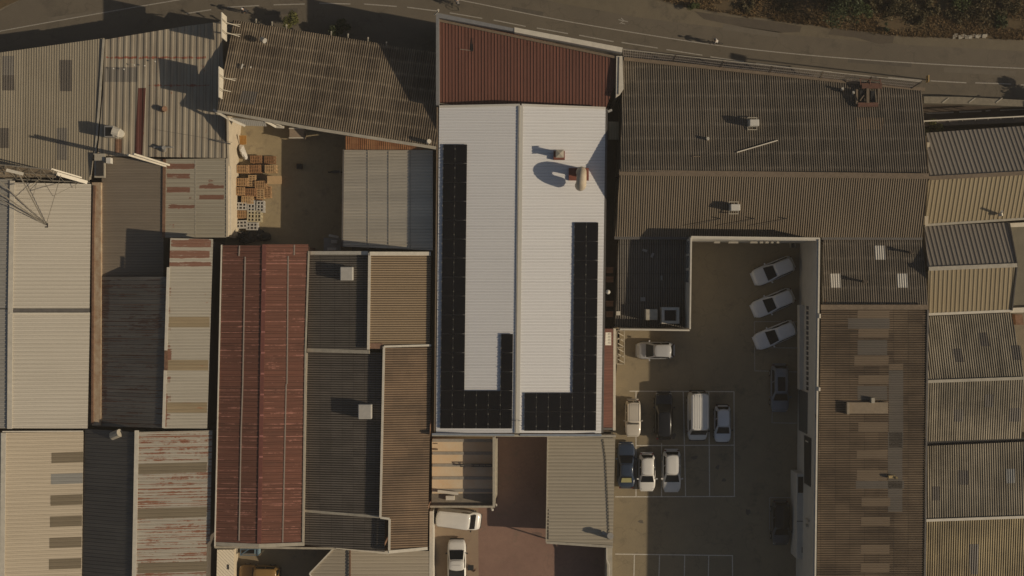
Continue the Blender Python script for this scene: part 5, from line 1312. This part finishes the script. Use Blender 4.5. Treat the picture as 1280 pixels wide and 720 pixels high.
PM = {k: pallet_mesh(m, pl_) for k, m, pl_ in (('w', m_wood, 0), ('f', m_wood2, 0), ('d', m_wood3, 0), ('p', m_pp, 1), ('y', m_py, 1))}
STK = [  # px, py, rotation, count, kind, words
 (303.5,211,0,9,'w','brown','at the north west corner'),
 (318.5,211,2,7,'d','brown','second in the north row'),
 (338,211,0,6,'f','brown','at the east end of the north row'),
 (320,199.5,0,3,'d','dark brown','alone north of the rows'),
 (302.5,227.5,0,10,'w','brown','against the cream wall, second row'),
 (315,226,90,6,'f','light brown','turned sideways in the second row'),
 (326,231,0,7,'w','brown','beside the beige sheet'),
 (298,239,0,11,'w','brown','by the cream wall, third row'),
 (313,240.5,0,9,'d','brown','middle of the third row'),
 (325,241,90,6,'f','light brown','turned sideways, third row'),
 (320,250.5,0,3,'d','dark brown','low one before the white stacks'),
 (309,249.5,0,8,'f','light brown','at the south end of the brown rows'),
 (334,240,90,4,'w','brown','low and outermost in the third row'),
 (337.5,200,0,2,'d','dark brown','low one north of the shade line'),
 (301,257.5,0,8,'p','white','against the cream wall in the white row'),
 (314,257.5,90,7,'p','white','middle of the white row'),
 (325,258,90,6,'p','white','east end of the white row'),
 (301,268,0,7,'w','brown','between white rows at the cream wall'),
 (314,270,90,7,'y','yellowed','between the two white rows'),
 (321.5,270.5,90,6,'y','yellowed','east end between the white rows'),
 (302,280.5,0,7,'p','white','at the south west corner'),
 (315,282.5,0,6,'p','white','at the south east corner'),
]
for px, py, rot, nst, kd, colr, where in STK:
    zt = nst*.146; q = P(px, py, zt)
    for k in range(nst):
        o = bpy.data.objects.new('pallet', PM[kd]); COL.objects.link(o)
        o.location = (q.x + rnd.uniform(-.03,.03), q.y + rnd.uniform(-.03,.03), k*.1455 + .005); o.rotation_euler = (0,0,math.radians(rot + rnd.uniform(-2.5,2.5)))
        top = k == nst-1
        tag(o, f'{colr} pallet on top of the stack {where}' if top else f'{colr} pallet low in the stack {where}', 'pallet', 'pallets stacked in the yard')
t = thing('cardboard_sheet', 'flat beige board lying on the pallets at the shade line of the yard', 'board', tuple(P(343,225,1.2)))
v = MB(); v.pbox(334,219.8,352,230,1.12,1.18); v.build('sheet', plain('beige board', (.5,.34,.18), .85, var=.12), t)
v = MB(); v.pbox(336,221,350,229,0,1.12); v.build('stack', m_wood3, t)
t = thing('beige_crate', 'pale brown crate under the eave of the grey hall', 'crate', (*P(371,168,0).xy,0))
v = MB(); v.pbox(361.5,160,380,172.5,0,1.5); v.build('box', plain('pale crate', (.3,.23,.165), .85, var=.15), t, bevel=.03)
MB().pbox(361,159.8,380.5,161,1.5,1.56).build('lid_batten', m_trimb, t); MB().pbox(361,171.6,380.5,172.9,1.5,1.56).build('lid_batten', m_trimb, t)
t = thing('dark_crate', 'small dark crate alone on the shaded yard floor', 'crate', (*P(374,208,0).xy,0))
v = MB(); v.pbox(370.5,204.5,377.5,211,.0,.6); v.build('box', plain('dark crate', (.05,.035,.03), .8), t, bevel=.03)
v = MB(); v.pbox(371.3,205.3,376.7,210.2,.6,.605); v.build('opening', m_black, t)
t = thing('orange_planks', 'bundle of orange planks leaning on the cream wall', 'planks', (*P(303,175,0).xy,0))
v = MB()
for k in range(5): v.bar(P(300.3+k*1.7,181-k*.2,.2+.1*k), P(299.8+k*1.8,169.5,2.0), .13, .05)
v.build('plank', plain('orange wood', (.55,.29,.07), .8, var=.2), t)
t = thing('tarpaulin', 'crumpled white tarpaulin slumped by the cream wall north of the pallets', 'tarpaulin', (*P(305,190,0).xy,0))
bm = bmesh.new(); bmesh.ops.create_grid(bm, x_segments=26, y_segments=26, size=1)
from mathutils import noise as mn
for v_ in bm.verts:
    x, y = v_.co.x, v_.co.y
    h = 1.25*max(0, 1-(x*x+y*y)*.75) + .28*mn.noise(Vector((x*2.3,y*2.3,1))) + .14*mn.noise(Vector((x*6,y*6,3)))
    q = P(304.5+x*3.6+y*3.4, 190.5+y*9.0+x*.5, 0); v_.co = Vector((q.x, q.y, max(.03, h)))
me = bpy.data.meshes.new('cloth'); bm.to_mesh(me); bm.free(); me.materials.append(plain('white tarp', (.62,.6,.55), .6, var=.12)); o = link('cloth', me, t)
o.modifiers.new('thick','SOLIDIFY').thickness = .03
t = thing('scrap_heap', 'dark heap of black sacks below the white pallets', 'sacks', (*P(318,293,0).xy,0))
for k, (x,y,r) in enumerate(((300,294,.7),(312,296,.85),(322,293,.8),(331,296,.7),(307,300,.6))):
    bm = bmesh.new(); bmesh.ops.create_icosphere(bm, subdivisions=3, radius=1); q = P(x,y,.3)
    for v_ in bm.verts:
        f = 1 + .25*mn.noise(v_.co*2.2 + Vector((k*7,0,0))); v_.co = Vector((q.x+v_.co.x*r*f, q.y+v_.co.y*r*.7*f, .38+v_.co.z*.42*f))
    me = bpy.data.meshes.new('sack'); bm.to_mesh(me); bm.free(); me.materials.append(m_plast); link('sack', me, t)
t = thing('scrap_metal', 'grey sheet metal scraps lying at the cream wall foot', 'scrap metal', (*P(298,292,0).xy,0))
v = MB(); v.bar(P(287,290,.3),P(309,296,.5),.9,.05); v.bar(P(291,287,.4),P(301,291,.9),.12); v.build('sheet', m_steel, t)
t = thing('motorbike', 'dark motorbike in the shade beside the lean-to shed', 'motorbike', (*P(421,215,0).xy,0))
v = MB(); c = P(421,215,.5)
for s in (-.62,.62):
    for k in range(16):
        a0, a1 = math.pi*k/8, math.pi*(k+1)/8; v.bar((c.x+s+.3*math.cos(a0),c.y,.32+.3*math.sin(a0)),(c.x+s+.3*math.cos(a1),c.y,.32+.3*math.sin(a1)),.1,.08,up=Vector((0,1,0)))
v.build('wheel', m_tyre, t)
v = MB().loft([[(c.x-.6,c.y-.1,.7),(c.x-.6,c.y+.1,.7),(c.x-.6,c.y+.08,.85),(c.x-.6,c.y-.08,.85)],[(c.x,c.y-.16,.55),(c.x,c.y+.16,.55),(c.x,c.y+.15,.9),(c.x,c.y-.15,.9)],[(c.x+.5,c.y-.1,.6),(c.x+.5,c.y+.1,.6),(c.x+.4,c.y+.1,1.0),(c.x+.4,c.y-.1,1.0)]])
v.build('body', m_darkst, t); MB().tube((c.x+.42,c.y-.36,1.05),(c.x+.42,c.y+.36,1.05),.025,6).build('handlebar', m_steel, t)
t = thing('machine_crate', 'pale crated machine in the shaded bottom corner of the yard', 'machine', (*P(411,303,0).xy,0))
v = MB(); v.pbox(404.5,297,426,314,0,1.1); v.build('case', plain('machine grey', (.3,.28,.25), .7, var=.15), t, bevel=.04)
v = MB(); v.pbox(414,300,421.5,304,1.1,1.4); v.pbox(409,309.5,420.5,313,1.1,1.35); v.bar(P(411,294,1.5),P(423,296.5,1.5),.25,.08); v.build('control_box', m_trimb, t)
t = thing('forklift_cage', 'blue steel stillage at the wall of the bottom yard', 'stillage', (*P(310,689,0).xy,0))
m_bl = plain('blue steel', (.08,.13,.18), .5, var=.15)
v = MB()
a, d = P(300.5,686.5,1.1), P(322,694,1.1)
for x in (a.x,d.x):
    for y in (a.y,d.y): v.box(x-.05,y-.05,0,x+.05,y+.05,1.1)
for z in (.15,1.05):
    v.box(a.x,a.y-.04,z-.04,d.x,a.y+.04,z+.04); v.box(a.x,d.y-.04,z-.04,d.x,d.y+.04,z+.04); v.box(a.x-.04,d.y,z-.045,a.x+.04,a.y,z+.045); v.box(d.x-.04,d.y,z-.045,d.x+.04,a.y,z+.045)
v.bar((a.x,d.y,1.0),(a.x+.9,a.y,1.0),.1); v.build('frame', m_bl, t)
v = MB(); v.box(d.x-.35,d.y+.1,.2,d.x+.15,a.y,1.0); v.build('crate', plain('light blue plastic', (.2,.29,.34), .5), t)
v = MB(); v.box(a.x+.05,d.y+.05,.1,d.x-.4,a.y-.05,.5); v.build('load', m_plast, t)
t = thing('drain_frame', 'small square drain frame on the shaded court floor near its top wall', 'drain', (*P(990.5,307,0).xy,0))
v = MB()
for s in (-1,1): q = P(990.5+s*2.8,307,.05); v.box(q.x-.06,q.y-.25,0,q.x+.06,q.y+.25,.35)
v.build('frame', m_trim, t); v = MB(); v.pbox(988.5,304.5,992.5,309.5,0,.2); v.build('lid', m_darkst, t)

# ------------------------------------------------------------------ plants
def leaf_mat(name, c, c2):
    if name in _mats: return _mats[name]
    m, t, b = new_mat(name); pos = t.n('ShaderNodeNewGeometry').outputs['Position']
    n1 = t.noise(pos, 1.3, 3); n2 = t.noise(pos, 9, 2)
    t.put(b.inputs['Base Color'], t.mix(t.ramp(t.m('ADD', t.m('MULTIPLY',n1,.6), t.m('MULTIPLY',n2,.4)), .35, .65), c4(c), c4(c2)))
    b.inputs['Roughness'].default_value = .6; b.inputs['Specular IOR Level'].default_value = .25
    _mats[name] = m; return m
lf_d = leaf_mat('dark leaves', (.028,.04,.016), (.06,.075,.03)); lf_g = leaf_mat('green leaves', (.04,.06,.018), (.1,.12,.04)); lf_y = leaf_mat('yellow green leaves', (.07,.08,.022), (.17,.16,.05)); m_bark = plain('bark', (.1,.075,.05), .9, var=.3, scale=5)
def tree(name, label, cat, px, py, R_, Hh, leaf, n=1500, sz=.16, clumps=9, low=.25, seed=1, group=None):
    r = random.Random(seed); q = P(px, py, Hh*.6)
    t = thing(name, label, cat, (q.x,q.y,0), 0, group)
    v = MB(); top = Vector((0,0,Hh*.6)); v.tube((0,0,0), top, .04+.03*Hh, 8, .03+.008*Hh)
    cl = []
    for k in range(clumps):
        a = r.uniform(0, 6.283); d = R_*math.sqrt(r.random())*.75; z = Hh*r.uniform(low+.15, .86); c = Vector((d*math.cos(a), d*math.sin(a), z))
        cl.append((c, R_*r.uniform(.26,.48))); v.tube((0,0,Hh*r.uniform(.1,.4)), c, .02+.008*Hh, 5, .012)
    v.build('trunk', m_bark, t, local=True)
    v = MB()
    for k in range(n):
        c, cr = r.choice(cl); d = Vector((r.gauss(0,1), r.gauss(0,1), r.gauss(0,1))).normalized()*cr*(r.random()**.4)
        p = c + Vector((d.x, d.y, d.z*.8)); a = Vector((r.gauss(0,1), r.gauss(0,1), r.gauss(0,.7))).normalized(); b_ = a.orthogonal().normalized(); b_ = (Matrix.Rotation(r.uniform(0,6.28),3,a)@b_)
        s = sz*r.uniform(.6,1.4); v.add([p-a*s, p+b_*s*.5, p+a*s, p-b_*s*.5], [(0,1,2,3)])
    v.build('crown', leaf, t, local=True, fix=False)
    return t
lf_s = leaf_mat('dry scrub leaves', (.06,.05,.025), (.13,.105,.05))
tree('bush', 'dark bushy tree on the verge with its shadow spread to the left', 'tree', 1050, 0, 2.6, 3.4, lf_d, 5200, .11, 18, seed=3)
tree('bush', 'green bush at the right of the dark bushy verge tree', 'bush', 1077, 14, 1.1, 1.8, lf_g, 2200, .09, 9, seed=4, low=.1)
tree('bush', 'low bush in the dry grass at the left end of the verge', 'bush', 866, 6, .7, .8, lf_g, 1000, .08, 8, seed=5, low=0)
tree('bush', 'small dark bush at the foot of the verge below the green bush', 'bush', 1108, 34, .5, .8, lf_d, 500, .08, 6, seed=6, low=0)
tree('bush', 'wide brownish scrub deep in the verge right of the green bush', 'bush', 1125, 14, 1.9, .9, lf_s, 2600, .09, 14, seed=12, low=0)
tree('bush', 'brownish scrub near the top right corner of the verge', 'bush', 1225, 10, 2.2, .9, lf_s, 2600, .09, 14, seed=13, low=0)
tree('bush', 'yellow green shrub between the road and the grey corrugated hall', 'shrub', 365, 27, 1.1, 2.2, lf_y, 2400, .09, 10, seed=7, low=.1)
tree('bush', 'dark shrub in the shaded gap north of the grey corrugated hall', 'shrub', 425, 38, 1.2, 1.8, lf_d, 1600, .1, 9, seed=8, low=.1)
tree('bush', 'green palm like shrub at the corner of the upper ochre shed', 'shrub', 1166, 162, 1.2, 3.6, lf_y, 2200, .11, 9, seed=9)
tree('street_tree', 'round roadside tree just beyond the right edge, shading the road', 'tree', 1338, 131, 2.0, 3.4, lf_d, 4500, .14, 14, seed=10)
for k, (x, y, R_, h_, lf) in enumerate(((985,10,.9,.7,lf_s),(1095,6,1.0,.9,lf_s),(1150,22,1.0,.7,lf_s),(1165,8,1.1,.8,lf_s),(1195,18,1.1,.8,lf_s),(1200,4,1.2,1.0,lf_g),(1250,22,1.1,.8,lf_d),(1262,8,1.3,1.0,lf_s),(935,6,.8,.6,lf_s))):
    tree('bush', ['low brown scrub left of the dark bushy verge tree','brown scrub right behind the green bush','brown scrub in the middle of the verge','wider brown scrub higher up in the middle of the verge','brown scrub at the middle right of the verge','green scrub at the top edge of the verge','dark scrub above the pale rubble','brown scrub in the top right corner','sparse brown scrub at the left of the verge'][k], 'bush', x, y, R_, h_, lf, 1300, .09, 10, seed=60+k, low=0)
# dry grass on the verge
v = MB(); r = random.Random(21)
def vy(x):
    pts = [(780,-12),(862,9),(930,20),(985,27),(1060,37),(1130,45),(1200,47),(1290,50)]
    for (a,b_),(c,d) in zip(pts,pts[1:]):
        if a <= x <= c: return b_+(d-b_)*(x-a)/(c-a)
    return -50
for k in range(16000):
    x = r.uniform(785,1290); y = vy(x) - (r.random()**1.3)*60 + r.gauss(0,.8)
    if mn.noise(Vector((x*.03,y*.05,2))) + r.uniform(-.35,.35) < -.1: continue
    q = P(x,y,0)
    for j in range(3):
        a = r.uniform(0,6.28); h = r.uniform(.15,.45); d = Vector((math.cos(a),math.sin(a),0)); n_ = Vector((-d.y,d.x,0))*.03
        v.add([q-n_, q+n_, q+d*h*.7+Vector((0,0,h))], [(0,1,2)])
tag(v.build('dry_grass', leaf_mat('dry grass', (.14,.096,.047), (.27,.18,.088)), fix=False), 'dry brown grass covering the verge', 'grass', kind='stuff')
t = thing('roadside_stone', 'rubble of pale stones along the foot of the verge at the right', 'stones', (*P(1215,46,0).xy,0))
v = MB()
for k in range(16):
    x = 1192+k*2.6+r.uniform(-1,1); q = P(x, 45.5+r.uniform(-1.2,1.2), 0); s = r.uniform(.1,.22); c = [q+Vector((r.uniform(.7,1.2)*s*i, r.uniform(.7,1.2)*s*j, z)) for z in (0,s*1.1) for i,j in ((-1,-1),(1,-1),(1,1),(-1,1))]
    v.add(c, [(3,2,1,0),(4,5,6,7),(0,1,5,4),(1,2,6,5),(2,3,7,6),(3,0,4,7)])
v.build('stone', m_trim, t)
